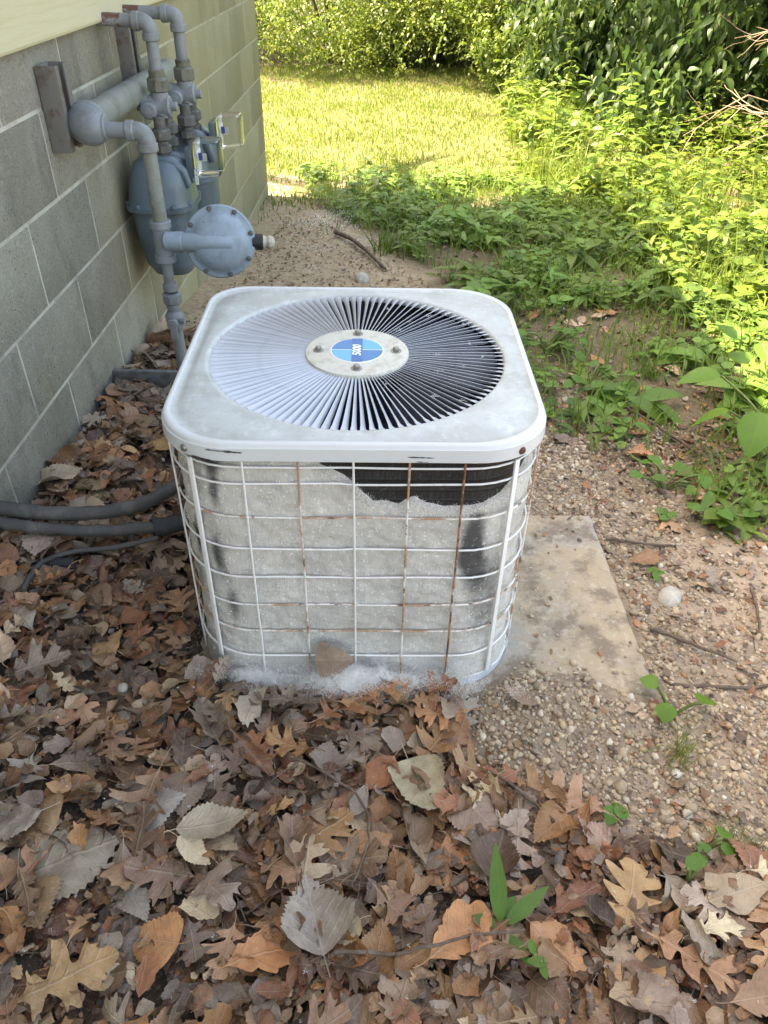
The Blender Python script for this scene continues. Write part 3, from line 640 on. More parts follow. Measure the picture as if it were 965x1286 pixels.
def sup(cx, cy, z, hx, hy, e=3.2, n=40):
    out = []
    for i in range(n):
        t = 2 * math.pi * i / n; c, s = math.cos(t), math.sin(t)
        out.append(Vector((cx + hx * math.copysign(abs(c) ** (2 / e), c), cy + hy * math.copysign(abs(s) ** (2 / e), s), z)))
    return out
def gas_meter(loc, label):
    t = thing('gas_meter', label, 'gas meter', loc, 0, 'gas meters on the block wall')
    MB().loft([sup(.0, 0, .285, .050, .070), sup(0, 0, .290, .062, .085), sup(-.004, 0, .325, .080, .100), sup(-.006, 0, .40, .090, .108), sup(-.008, 0, .495, .096, .112)]).build('lower_case', MT['meter'], t, angle=60)
    MB().loft([sup(-.008, 0, .492, .101, .117), sup(-.008, 0, .495, .108, .124), sup(-.008, 0, .507, .108, .124), sup(-.008, 0, .510, .100, .116)]).build('flange', MT['meter'], t, angle=40)
    up_ = MB().loft([sup(-.008, 0, .508, .103, .117), sup(-.008, 0, .520, .100, .113), sup(-.006, 0, .560, .095, .108), sup(-.004, 0, .600, .086, .100), sup(-.002, 0, .625, .075, .090), sup(0, 0, .640, .055, .072), sup(0, 0, .645, .03, .05)])
    for dy in (-.055, .0):                                          # raised ribs over the shoulder
        up_.tube([(-.05, dy, .625), (.0, dy, .640), (.05, dy, .632), (.078, dy, .606), (.092, dy, .560)], [.012, .017, .017, .015, .010], 10)
    up_.build('upper_case', MT['meter'], t, angle=60)
    bl = MB().lathe((0, 0, 0), Z, [(.0095, 0), (.0095, .006), (.006, .010), (.0, .011)], 8).mesh('bolt', MT['meter'])
    for i in range(8):
        a = 2 * math.pi * (i + .5) / 8; link('bolt', bl, t, (-.008 + .100 * math.copysign(abs(math.cos(a)) ** .62, math.cos(a)), .116 * math.copysign(abs(math.sin(a)) ** .62, math.sin(a)), .508))
    ix = MB().box((.098, 0, .625), (.024, .086, .085)).build('index_base', MT['meter'], t, bevel=.006)
    MB().box((.150, 0, .637), (.078, .100, .098)).build('index_cover', MT['clear'], t, bevel=.010)
    dp = MB().box((.119, 0, .637), (.004, .084, .080)).build('dial_plate', MT['plate'], t)
    for k in range(4): MB().cyl((.121, -.027 + .018 * k, .650), (.124, -.027 + .018 * k, .650), .0075, 14, .0005).build('dial', MT['white'], dp)
    MB().box((.140, -.036, .643), (.024, .003, .022)).build('label_card', MT['plate'], dp, smooth=False); MB().box((.134, -.038, .646), (.012, .003, .020)).build('label_print', MT['sticker'], dp, smooth=False)
    MB().box((.118, -.056, .590), (.010, .003, .044)).build('label_tag', MT['plate'], t, smooth=False)
    return t
gas_meter((-.715, 2.56, 0), 'nearer blue-grey gas meter with clear plastic dial cover, behind the round regulator')
gas_meter((-.690, 2.82, .022), 'farther blue-grey gas meter with clear plastic dial cover, half hidden behind the nearer one')

rg = thing('gas_regulator', 'round pale blue-grey gas regulator with bolted disc, joined to the gas riser', 'gas regulator', (-.452, 2.07, .54))
AXR = Vector((.10, -.96, .26)).normalized()
RB = .0935
disc = MB().lathe(AXR * -.055, AXR, [(.03, 0), (.055, .006), (.070, .030), (RB - .004, .040), (RB, .043), (RB, .056), (RB - .003, .060), (.080, .0605), (.074, .066), (.066, .079), (.050, .087), (.025, .091), (.0, .0915)], 48).build('disc', MT['reg'], rg, angle=50)
ur = (X - AXR * X.dot(AXR)).normalized(); vr = AXR.cross(ur)
MB().tube([ur * -.105 + AXR * .0, ur * -.07 + AXR * .010, ur * -.02 + AXR * .018, ur * .028 + AXR * .018, ur * .045 + AXR * .010], [.0225, .0245, .0245, .023, .013], 18).build('rib', MT['reg'], disc, angle=60)
sp_ = [(ur * math.cos(a) + vr * math.sin(a)) * .063 + AXR * .010 for a in np.linspace(.75, 2.5, 12)]; MB().tube(sp_, [.004] + [.008] * 10 + [.004], 10).build('ridge', MT['reg'], disc, angle=60)
MB().cyl(ur * -.145 + AXR * -.004, ur * -.095 + AXR * .004, .024, 20, .003).build('inlet', MT['reg'], rg)
MB().cyl(AXR * -.055, AXR * -.10, .035, 20, .004).build('housing', MT['reg'], rg)
bm_ = MB().lathe((0, 0, 0), Z, [(.0072, 0), (.0072, .0045), (.004, .0052), (.004, .009), (.0, .0095)], 6).mesh('bolt', MT['darkfit'])
q_ = AXR.to_track_quat('Z', 'Y')
for i in range(8):
    a = 2 * math.pi * (i + .35) / 8; b_ = link('bolt', bm_, rg, (ur * math.cos(a) + vr * math.sin(a)) * .0855 + AXR * .005); b_.rotation_euler = q_.to_euler()
MB().cyl(ur * .085 + AXR * -.012, ur * .112 + AXR * -.012, .021, 16, .002).build('vent_collar', MT['black'], rg)
ve = MB().lathe(ur * .110 + AXR * -.012, ur, [(.012, 0), (.019, .004), (.013, .012), (.018, .020), (.015, .029), (.006, .034), (.0, .035)], 9).build('vent', MT['rock'], rg, angle=20)

def bracket(name, yy, z0, z1, label):
    t = thing(name, label, 'bracket', (-.842, yy, z0), -YAW, 'pipe brackets on the wall'); w, d, h = .072, .050, z1 - z0
    MB().box((d / 2, -w / 2, h / 2), (d, .005, h)).build('side_plate', MT['bracket'], t, bevel=.001); MB().box((d / 2, w / 2, h / 2), (d, .005, h)).build('side_plate', MT['bracket'], t, bevel=.001)
    MB().box((.005, 0, h / 2), (.006, w - .006, h)).build('back_plate', MT['bracket'], t, bevel=.001)
    for s in (-1, 1): MB().box((d - .003, s * (w / 2 - .010), h / 2), (.005, .017, h - .002)).build('flange', MT['bracket'], t, bevel=.001)
    return t
bracket('wall_bracket', 2.10, .755, .945, 'grey steel channel bracket at the near end of the wide wall pipe')
bracket('wall_bracket', 2.74, .80, .962, 'grey steel channel bracket farther along the wall, below the two wall pipe holes')

# ------------------------------------------------------------------ hoses and bits by the wall foot
def smooth_path(P, n=8):
    P = [Vector(p) for p in P]; out = []
    for i in range(len(P) - 1):
        a = P[max(i - 1, 0)]; b = P[i]; c = P[i + 1]; d = P[min(i + 2, len(P) - 1)]
        for k in range(n):
            t = k / n; out.append(.5 * ((2 * b) + (c - a) * t + (2 * a - 5 * b + 4 * c - d) * t * t + (3 * b - a - 3 * c + d) * t ** 3))
    return out + [P[-1]]
def hose(name, P, r, mat, label, cat='hose', jit=.0012):
    p = smooth_path(P); o = MB().tube([q + Vector((random.uniform(-jit, jit), random.uniform(-jit, jit), random.uniform(-jit, jit))) for q in p], [r * random.uniform(.95, 1.05) for _ in p], 16).build(name, MT[mat], None, angle=80)
    return tag(o, label, cat)
hose('insulated_hose', [(-.92, 1.345, .198), (-.84, 1.340, .192), (-.77, 1.350, .175), (-.70, 1.370, .157), (-.62, 1.405, .142), (-.55, 1.455, .136), (-.48, 1.54, .148), (-.41, 1.63, .172), (-.33, 1.67, .18)], .0165, 'hose', 'thick dusty grey hose running from the wall and curving up behind the air conditioner')
hose('refrigerant_line', [(-.92, 1.318, .182), (-.84, 1.312, .174), (-.76, 1.320, .155), (-.67, 1.338, .134), (-.56, 1.375, .114), (-.50, 1.395, .108)], .0135, 'hose', 'thinner grey-black line lying along the front of the thick grey hose', 'pipe')
hose('foam_insulation', [(-.535, 1.385, .108), (-.48, 1.405, .108), (-.42, 1.44, .118), (-.35, 1.48, .13)], .0215, 'foam', 'black foam sleeve entering the left side of the air conditioner', 'insulation')
hose('control_cable', [(-.74, 1.15, .128), (-.735, 1.235, .125), (-.69, 1.29, .112), (-.60, 1.325, .100), (-.52, 1.365, .095)], .006, 'hose', 'thin dark cable below the grey hoses in the leaves', 'cable')
pb = MB(); pb.tube(smooth_path([(-.815, 1.262, .100), (-.75, 1.258, .104), (-.675, 1.262, .102)]), .0135, 14); tag(pb.build('pipe_stub', MT['foam'], None, angle=80), 'short black pipe end lying among dead leaves below the hoses', 'pipe')
tr = thing('metal_trough', 'half-buried grey metal trough edge among leaves at the wall foot', 'trough', (-.74, 2.10, .060))
MB().box((0, .03, .02), (.235, .005, .07)).build('back_plate', MT['trough'], tr, bevel=.001); MB().box((0, .036, .056), (.235, .016, .004)).build('lip', MT['trough'], tr, bevel=.001)
MB().box((-.105, -.05, .018), (.005, .155, .066)).build('side_plate', MT['trough'], tr, bevel=.001)

# ------------------------------------------------------------------ leaves: outlines
from mathutils.geometry import delaunay_2d_cdt
def catmull(P, n):
    P = np.array(P); N = len(P); out = []
    for i in range(N):
        a, b, c, d = P[i - 1], P[i], P[(i + 1) % N], P[(i + 2) % N]
        for k in range(n): t = k / n; out.append(.5 * ((2 * b) + (c - a) * t + (2 * a - 5 * b + 4 * c - d) * t * t + (3 * b - a - 3 * c + d) * t ** 3))
    return np.array(out)
def outline(kd, rg, fine):
    if kd == 'oak':
        w = rg.uniform(.78, 1.12); dp = rg.uniform(.6, 1.9); fwd = rg.uniform(-.02, .06)
        if rg.random() < .7: side = [(.09, .018, 0), (.17, .06, 1), (.22, .23, 2), (.26, .19, 2), (.31, .20, 2), (.33, .07, 1), (.37, .06, 1), (.44, .22, 2), (.50, .41, 2), (.53, .34, 2), (.61, .35, 2), (.60, .22, 2), (.60, .085, 1), (.65, .08, 1), (.71, .20, 2), (.80, .30, 2), (.81, .22, 2), (.87, .19, 2), (.84, .09, 1), (.88, .08, 1), (.95, .10, 2)]
        else: side = [(.08, .015, 0), (.2, .07, 1), (.27, .18, 2), (.34, .20, 2), (.37, .13, 1), (.41, .12, 1), (.46, .25, 2), (.55, .30, 2), (.59, .20, 1), (.62, .18, 1), (.68, .29, 2), (.77, .29, 2), (.80, .18, 1), (.84, .18, 2), (.92, .17, 2), (.97, .08, 2)]
        def mk(sg):
            return [(x + (fwd if k == 2 else 0) + rg.normal(0, .012), sg * (y * w * (1 if k != 1 else dp) * rg.uniform(.84, 1.14) + .004)) for x, y, k in side]
        P = [(0, 0)] + mk(1) + [(1, 0)] + mk(-1)[::-1]; P = catmull(P, 3 if fine else 2)
    elif kd in ('poplar', 'ovate'):
        if kd == 'poplar': asp = rg.uniform(.42, .54); ex, ey = [0, .02, .10, .22, .38, .6, .8, .93, 1], [.02, .45, .85, 1, .95, .70, .38, .13, .0]
        else: asp = rg.uniform(.24, .36); ex = np.linspace(0, 1, 9); ey = np.sin(np.pi * ex ** rg.uniform(.75, 1.05)) ** .85
        nt = 15; u = np.linspace(0.01, .985, nt * 2); tooth = np.where(np.arange(nt * 2) % 2, .022, -.012) * (1 if kd == 'poplar' else .7)
        ph = rg.uniform(0, 50); j = lambda sg: [(a + tt_ * .5, sg * max(np.interp(a, ex, ey) * asp * (1 + .22 * vnoise(a * 6 + ph * sg, ph, 1.0, 5)) + tt_, .004)) for a, tt_ in zip(u, tooth)]
        P = np.array([(0, 0)] + j(1) + [(1, 0)] + j(-1)[::-1])
    else:
        n = int(rg.integers(6, 10)); a = np.sort(rg.uniform(0, 6.28, n)) * .35 + np.linspace(0, 6.28, n, endpoint=False) * .65; r = rg.uniform(.26, .54, n); Q = np.stack([.5 + np.cos(a) * r, np.sin(a) * r * rg.uniform(.5, .9)], -1); P = []
        for i in range(n):
            b, c = Q[i], Q[(i + 1) % n]; m = 5 if fine else 3
            for k in range(m): P.append(b + (c - b) * k / m + rg.normal(0, .016, 2))
        P = np.array(P)
    return P - [.5, 0]
def bend(v, k, axis):
    """rolls the sheet about x (axis 1) or y (axis 0) with curvature k"""
    if abs(k) < 1e-3: return v
    s = v[:, axis].copy(); z = v[:, 2].copy(); a = k * s; v = v.copy(); v[:, axis] = np.sin(a) / k - z * np.sin(a); v[:, 2] = (1 - np.cos(a)) / k + z * np.cos(a); return v
def dead_leaf(kd, rg, sp=.1, stalk=True, flat=1.0):
    P = outline(kd, rg, sp < .08); lo, hi = P.min(0), P.max(0); gx_, gy_ = np.meshgrid(np.arange(lo[0], hi[0], sp), np.arange(lo[1], hi[1], sp)); I = np.stack([gx_.ravel(), gy_.ravel()], -1) + rg.uniform(-.3, .3, (gx_.size, 2)) * sp
    I = I[inpoly(I[:, 0], I[:, 1], [tuple(p) for p in P])]; dm = np.min(np.hypot(I[:, None, 0] - P[None, :, 0], I[:, None, 1] - P[None, :, 1]), 1) if len(I) else np.zeros(0); I = I[dm > sp * .35]
    n = len(P); vv, _, ff, _, _, _ = delaunay_2d_cdt([Vector(p) for p in np.concatenate([P, I])], [(i, (i + 1) % n) for i in range(n)], [], 1, 1e-5, False)
    V2 = np.array([(p.x, p.y) for p in vv]); Q = np.array([f for f in ff if len(f) == 3]); cq = V2[Q].mean(1); Q = Q[inpoly(cq[:, 0], cq[:, 1], [tuple(p) for p in P])]; x, y = V2[:, 0], V2[:, 1]; o1, o2 = rg.random(2) * 50; sd = int(rg.integers(999))
    z = flat * (.070 * vnoise(x + o1, y, 4.0, sd) + .055 * np.abs(vnoise(x, y + o2, 6.5, sd + 3)) + .030 * np.abs(vnoise(x + o2, y + o1, 13, sd + 5))) + rg.uniform(-.10, .42) * flat * np.abs(y)
    z = z + .010 * np.cos((x - .75 * np.abs(y)) * 2 * np.pi * 7) * flat * np.minimum(1, np.abs(y) * 8)
    e = np.abs(y) / max(np.abs(y).max(), .01); z = z + flat * rg.uniform(-.03, .13) * e ** 3 + flat * rg.uniform(-.04, .16) * np.clip(x * 2, 0, 1) ** 3
    v = np.stack([x, y, z], -1); th = rg.uniform(-.6, .6); c, s = math.cos(th), math.sin(th); Rz = np.array([[c, -s, 0], [s, c, 0], [0, 0, 1]])
    v = v @ Rz.T; v = bend(v, rg.normal(0, 1.5) * flat, 1); v = bend(v, rg.normal(0, .8) * flat, 0); v = v @ Rz
    uv = np.stack([x + .5, y + .5], -1)
    if stalk:
        b = v[np.argmin(np.hypot(x + .5, y))]; n0 = len(v); L = rg.uniform(.14, .34); cz = rg.uniform(-.05, .12); cyv = rg.uniform(-.1, .1); S = []
        for k in range(4):
            t = k / 3; q = b + np.array([-L * t, cyv * t * t, cz * t * t]); S += [q + [0, .009, 0], q + [0, 0, .012], q - [0, .009, 0]]
        T = []
        for k in range(3):
            for r in range(3): a0, a1 = n0 + 3 * k + r, n0 + 3 * k + (r + 1) % 3; T += [(a0, a1, a1 + 3), (a0, a1 + 3, a0 + 3)]
        v = np.concatenate([v, S]); uv = np.concatenate([uv, np.tile([[.0, .5]], (12, 1))]); Q = np.concatenate([Q, T])
    return v, uv, Q
def eul(rx, ry, rz):
    """rotation matrices Rz Ry Rx for arrays of angles"""
    cx, sx, cy, sy, cz, sz = np.cos(rx), np.sin(rx), np.cos(ry), np.sin(ry), np.cos(rz), np.sin(rz); o = np.zeros_like(rx); i = o + 1
    A = np.stack([i, o, o, o, cx, -sx, o, sx, cx], -1).reshape(-1, 3, 3); B = np.stack([cy, o, sy, o, i, o, -sy, o, cy], -1).reshape(-1, 3, 3); D = np.stack([cz, -sz, o, sz, cz, o, o, o, i], -1).reshape(-1, 3, 3)
    return D @ B @ A
def scatter(tv, tf, mats, pos, tuv=None, cols=None):
    """copies of one template; mats (N,3,3), pos (N,3), cols (N,3)"""
    N = len(pos); n = len(tv); V = (np.einsum('nij,vj->nvi', mats, tv) + pos[:, None]).reshape(-1, 3)
    F = (tf[None] + (np.arange(N) * n)[:, None, None]).reshape(-1, tf.shape[1])
    uv = None if tuv is None else np.tile(tuv, (N, 1)); col = None if cols is None else np.repeat(cols, n, 0); return V, F, uv, col
def join(parts):
    V, F, U, Cc, o = [], [], [], [], 0
    for v, f, u, c in parts:
        V.append(v); F.append(f + o); o += len(v)
        if u is not None: U.append(u)
        if c is not None: Cc.append(c)
    return np.concatenate(V), np.concatenate(F), (np.concatenate(U) if U else None), (np.concatenate(Cc) if Cc else None)

PAL = [((.290, .160, .092), 3.2, 'brown'), ((.370, .172, .072), 2.8, 'orange-brown'), ((.270, .190, .142), 3.0, 'grey-brown'), ((.50, .355, .225), 1.6, 'pale tan'), ((.125, .070, .046), 2.0, 'dark brown'),
       ((.290, .115, .056), 2.4, 'russet'), ((.35, .270, .215), 1.6, 'pale grey'), ((.43, .25, .125), 1.8, 'tan')]
PW = np.array([p[1] for p in PAL], float); PW /= PW.sum()
def pal(n, rg):
    k = rg.choice(len(PAL), n, p=PW); c = np.array([PAL[i][0] for i in k]); c = c * rg.uniform(.50, 1.18, (n, 1)) * rg.uniform(.97, 1.03, (n, 3)); return c, k
def litter_h(x, y): return .030 * polymask(x, y, LITTER, .06, 3, .03) + .014 * fbm(x, y, 7, 77, 2)
def blocked(x, y, m=0.0):
    lx_, ly_ = np.asarray(x) + .057, np.asarray(y) - 1.347
    wall = np.asarray(x) < (-.8528 + .014 * (np.asarray(y) - 1.632)) + .03
    return ((np.abs(lx_) < .335 + m) & (np.abs(ly_) < .335 + m) & (np.hypot(np.maximum(np.abs(lx_) - .21, 0), np.maximum(np.abs(ly_) - .21, 0)) < .125 + m)) | wall
def sample_in(poly, n, rg, bias=None):
    P = np.array(poly); lo, hi = P.min(0), P.max(0); out = np.zeros((0, 2))
    while len(out) < n:
        q = rg.uniform(lo, hi, (n * 3, 2)); k = inpoly(q[:, 0], q[:, 1], poly) & ~blocked(q[:, 0], q[:, 1], .01)
        if bias is not None: k &= rg.random(len(q)) < bias(q[:, 0], q[:, 1])
        out = np.concatenate([out, q[k]])
    return out[:n]
LIT_VIEW = [(-.86, 1.3), (-.86, 2.5), (-.66, 2.6), (-.40, 1.9), (-.37, 1.2), (-.22, 1.05), (.2, 1.03), (.15, .93), (.17, .85), (.29, .80), (.40, .73), (.53, .67), (.80, .64), (.75, .25), (-.70, .25), (-.95, .9)]
# the mass of the litter
parts = []
rl = np.random.default_rng(5)
for kd, cnt, nvar in (('oak', 760, 24), ('ovate', 420, 14), ('poplar', 300, 12), ('torn', 3600, 20)):
    per_v = cnt // nvar
    for j in range(nvar):
        v, uv, Q = dead_leaf(kd, rl, .11, kd != 'torn', 1.35)
        q = sample_in(LIT_VIEW, per_v, rl); n = per_v
        size = {'oak': rl.uniform(.055, .12, n), 'ovate': rl.uniform(.045, .09, n), 'poplar': rl.uniform(.045, .085, n), 'torn': rl.uniform(.012, .06, n)}[kd]
        depth = rl.random(n); z = ground_z(q[:, 0], q[:, 1]) + litter_h(q[:, 0], q[:, 1]) * depth * 1.15 + .008
        R = eul(rl.normal(0, .30, n), rl.normal(0, .28, n), rl.uniform(0, 6.28, n)) * size[:, None, None]
        flip = rl.random(n) < .35; R[flip, :, 2] *= -1; z = z + flip * .006
        c, _ = pal(n, rl); c = c * rl.uniform(.75, 1.1, (n, 1)); parts.append(scatter(v, Q, R, np.c_[q, z], uv, c))
V, F, U, Cc = join(parts)
kind(link('leaf_litter', mesh_arrays('leaf_litter', V, F, U, Cc, mats=[MT['litter_attr']])), 'stuff', 'brown dead leaf litter heaped beside and in front of the air conditioner')
# crumbs of broken leaf, bark and mulch over litter edge, gravel and bare soil
parts = []; rl = np.random.default_rng(6)
BITS = [(-.80, .4), (-.80, 2.6), (-.6, 5.0), (.3, 3.4), (.6, 2.4), (2.0, 1.9), (1.9, .6), (.75, .2)]
for j in range(10):
    v, uv, Q = dead_leaf('torn', rl, .5, False, 1.6); n = 820; q = sample_in(BITS, n, rl); lx_, ly_ = pad_local(q[:, 0], q[:, 1])
    onpad = (np.abs(lx_) < PADW / 2) & (np.abs(ly_) < PADD / 2); keep = ~onpad | (rl.random(n) < .15); q = q[keep]; n = len(q); onp = onpad[keep]
    z = np.where(onp, -.004, ground_z(q[:, 0], q[:, 1]) + .004 + litter_h(q[:, 0], q[:, 1]) * polymask(q[:, 0], q[:, 1], LITTER, .05)); size = rl.uniform(.006, .022, n) * np.where(q[:, 0] > .5, 1.5, 1)
    R = eul(rl.normal(0, .4, n), rl.normal(0, .4, n), rl.uniform(0, 6.28, n)) * size[:, None, None]; c, _ = pal(n, rl); parts.append(scatter(v, Q, R, np.c_[q, z], uv, c * 1.05))
for j in range(8):
    v, uv, Q = dead_leaf('torn', rl, .4, False, 1.5); n = 420; q = sample_in(COVER, n, rl, lambda x, y: np.clip(1.6 - .35 * y, .08, 1)); size = rl.uniform(.010, .045, n)
    R = eul(rl.normal(0, .35, n), rl.normal(0, .35, n), rl.uniform(0, 6.28, n)) * size[:, None, None]; c, _ = pal(n, rl); parts.append(scatter(v, Q, R, np.c_[q, ground_z(q[:, 0], q[:, 1]) + .005], uv, c * 1.05))
V, F, U, Cc = join(parts)
kind(link('mulch_crumbs', mesh_arrays('mulch_crumbs', V, F, U, Cc, mats=[MT['litter_attr']])), 'stuff', 'small brown crumbs of leaf and bark strewn over soil and gravel')

n = 900; q = sample_in(BITS, n, rl); keepq = np.array([not (abs(pad_local(*p)[0]) < PADW / 2 and abs(pad_local(*p)[1]) < PADD / 2) for p in q]); q = q[keepq]; n = len(q)
tv = np.array([(-.5, .5, 0), (-.5, -.25, .43), (-.5, -.25, -.43), (.05, .55, .25), (.05, -.2, .68), (.05, -.2, -.18), (.5, .3, 0), (.5, -.1, .2), (.5, -.1, -.2)]); tf = np.array([(0, 1, 4), (0, 4, 3), (1, 2, 5), (1, 5, 4), (2, 0, 3), (2, 3, 5), (3, 4, 7), (3, 7, 6), (4, 5, 8), (4, 8, 7), (5, 3, 6), (5, 6, 8)])
R = eul(rl.normal(0, .3, n), rl.normal(0, .16, n), rl.uniform(0, 6.28, n)); ln = rl.uniform(.015, .075, n); rd = rl.uniform(.0010, .0026, n); R = R * np.stack([ln, rd, rd], -1)[:, None, :]
z = ground_z(q[:, 0], q[:, 1]) + .006 + litter_h(q[:, 0], q[:, 1]) * 1.1; V, F, U, Cc = scatter(tv, tf, R, np.c_[q, z], None, np.array([(.15, .105, .075)]) * rl.uniform(.5, 1.9, (n, 1)))
kind(link('twig_bits', mesh_arrays('twig_bits', V, F, None, Cc, mats=[MT['gravel']])), 'stuff', 'short broken twigs mixed into leaf litter and soil')

# single leaves that can be told apart, lying on top
rh = np.random.default_rng(21)
LV = {}
for kd, nvar in (('oak', 30), ('ovate', 14), ('poplar', 14), ('torn', 14)):
    LV[kd] = []
    for j in range(nvar):
        v, uv, Q = dead_leaf(kd, rh, .06, kd != 'torn', (.55, .9, 1.35)[j % 3]); LV[kd].append(mesh_arrays('fallen_leaf_' + kd, v, Q, uv, mats=[MT['litter_obj']]))
KN = {'oak': 'lobed oak leaf', 'ovate': 'oval leaf', 'poplar': 'broad pointed leaf', 'torn': 'torn leaf piece'}
def put_leaf(kd, x, y, size, col, label, z=None, rot=None, tilt=(0, 0), var=None, grp='dead leaves on top of the litter'):
    me = LV[kd][(var if var is not None else int(rh.integers(len(LV[kd])))) % len(LV[kd])]
    o = link('fallen_leaf', me); o.scale = (size,) * 3
    if z is None:
        z = float(ground_z(x, y) + litter_h(x, y) * 1.12) + .012
    o.location = (x, y, z); o.rotation_euler = (tilt[0], tilt[1], rot if rot is not None else rh.uniform(0, 6.28)); o.color = (*[min(.62, q * 1.15) for q in col], 1)
    return tag(o, label, 'leaf', grp)
GREY, RUS, BRN, OLV = (.30, .25, .205), (.29, .115, .05), (.24, .15, .10), (.37, .315, .20)
SPECIAL = [
 ('oak', .347, .778, .135, (.36, .195, .11), 'pinkish tan oak leaf lying on the gravel edge, stalk to the right', 2.6, 2), ('poplar', .074, .779, .125, OLV, 'large flat olive-tan pointed leaf in front of the air conditioner', -1.2, 1),
 ('oak', .399, .593, .140, (.36, .215, .095), 'yellowish tan oak leaf near the bottom right, nearest the grass tuft', 1.2, 4), ('oak', .470, .506, .140, (.32, .165, .085), 'orange-tan oak leaf with raised midrib in the bottom right corner', -.6, 6),
 ('oak', -.535, .618, .125, (.31, .155, .085), 'reddish tan oak leaf at the left edge of the litter', 1.3, 8), ('poplar', -.373, .728, .095, (.31, .275, .24), 'round pale grey leaf with dark holes left of the folded leaf', .4, 3),
 ('ovate', -.275, .699, .125, (.34, .28, .205), 'long pale folded leaf like a flattened roll in the litter', .25, 0), ('poplar', -.096, .559, .125, GREY, 'wide grey-brown cracked leaf near the bottom middle', 1.9, 5),
 ('torn', -.245, .930, .125, (.40, .33, .25), 'pale crumpled dead leaf in front of the left guard corner', 1.4, 1), ('oak', -.074, .945, .130, RUS, 'large russet oak leaf against the fluff at the front of the air conditioner', .8, 10),
 ('oak', .74, 2.178, .13, (.32, .16, .085), 'reddish tan oak leaf on the gravel right of the lid', .2, 0), ('poplar', -.80, 1.55, .105, (.45, .35, .235), 'pale tan leaf resting by the wall above the grey hose', .6, 2),
 ('ovate', -.755, 1.305, .105, (.36, .26, .215), 'pinkish curled leaf hanging over the front of the grey hose', -1.5, 4), ('oak', -.615, 1.80, .135, (.36, .21, .075), 'golden brown oak leaf between wall and air conditioner', .2, 12),
 ('oak', .10, .985, .115, RUS, 'dark russet oak leaf touching the base below the rusty guard wires', .1, 7), ('ovate', .275, .985, .075, BRN, 'small dark oval leaf beside the exposed base rim', 2.6, 6),
 ('oak', .62, .545, .13, (.33, .185, .10), 'tan oak leaf at the right edge beside the torn brown leaf', 2.2, 14), ('torn', .56, .60, .12, (.29, .215, .14), 'olive-brown torn leaf with ragged edge at the right edge', .3, 3),
 ('oak', -.44, .455, .150, (.36, .215, .10), 'big golden tan oak leaf in the bottom left corner', .5, 5), ('ovate', -.50, .62, .17, (.235, .19, .135), 'long dull olive-brown leaf below the reddish oak leaf at the left edge', .5, 7),
 ('oak', -.10, .69, .135, (.31, .165, .07), 'orange oak leaf standing up in the middle of the foreground litter', .6, 9), ('oak', -.17, .86, .12, (.30, .14, .055), 'dark orange curled oak leaf below the pale crumpled leaf', 2.9, 11),
 ('oak', .10, .87, .12, (.28, .14, .06), 'bright rust oak leaf above the large olive-tan leaf', 1.0, 13), ('oak', .90, 1.73, .12, (.34, .19, .12), 'tan oak leaf under the green broadleaf plant at right', 1.5, 3)]
for kd, x, y, s, c, lab, rz, var in SPECIAL:
    put_leaf(kd, x, y, s, c, lab, rot=rz, tilt=(rh.normal(0, .08), rh.normal(0, .08)), var=var, z=None if y < 1.0 or x < 0 else float(ground_z(x, y)) + .012)
# dead leaf caught in the guard
o = put_leaf('poplar', -.088, .994, .078, (.25, .175, .13), 'brown leaf caught upright in the wire guard low on the front', z=.108, rot=1.57, tilt=(0, 0), var=3); o.rotation_euler = (R_(72), 0, R_(4))
npos = sample_in(LIT_VIEW, 2600, rh); chosen = []
for q in npos:                                                       # spread out, so that each shows
    if all((q[0] - p[0]) ** 2 + (q[1] - p[1]) ** 2 > .033 ** 2 for p in chosen) and all((q[0] - s[1]) ** 2 + (q[1] - s[2]) ** 2 > .042 ** 2 for s in SPECIAL): chosen.append(q)
    if len(chosen) >= 224: break
MARKS = [(-.74, 1.36, 'grey hose'), (-.46, 1.42, 'black foam sleeve'), (-.745, 1.262, 'short black pipe end'), (-.74, 2.1, 'half-buried metal trough'), (.189, .545, 'upright seedling'), (-.06, .985, 'white fluff heap'), (-.61, 2.08, 'foot of the gas riser'), (-.33, 1.09, 'left front corner strip'),
  (.347, .778, 'pinkish oak leaf on gravel'), (.074, .779, 'large olive-tan leaf'), (.399, .593, 'yellowish tan oak leaf'), (.470, .506, 'orange-tan oak leaf'), (-.535, .618, 'reddish oak leaf at left edge'), (-.373, .728, 'round pale grey leaf'), (-.275, .699, 'long pale folded leaf'), (-.096, .559, 'wide grey-brown cracked leaf'),
  (-.245, .93, 'pale crumpled leaf'), (-.80, 1.55, 'pale tan leaf by the wall'), (-.615, 1.8, 'golden oak leaf by the unit'), (.275, .985, 'exposed base rim'), (.62, .545, 'tan oak leaf at right edge'), (-.44, .455, 'big golden oak leaf at bottom left'), (-.5, .97, 'white pebble'), (.08, .50, 'grey twig at bottom'), (-.02, .70, 'curved grey twig')]
used_labels = {}
ORD = ['leftmost', 'second', 'third', 'fourth', 'fifth', 'sixth', 'seventh', 'eighth', 'ninth', 'tenth', 'eleventh', 'rightmost']
for i_, x_ in enumerate(np.linspace(-.36, .13, 12)):
    y_ = .957 + rh.normal(0, .010) + (.05 if x_ < -.30 else 0); put_leaf('oak' if i_ % 3 else 'torn', x_, y_, rh.uniform(.06, .095), tuple(pal(1, rh)[0][0]), f'{ORD[i_]} of the row of dead leaves leaning against the fluff at the base', z=float(ground_z(x_, y_)) + .042, tilt=(rh.uniform(.15, .5), rh.normal(0, .2)))
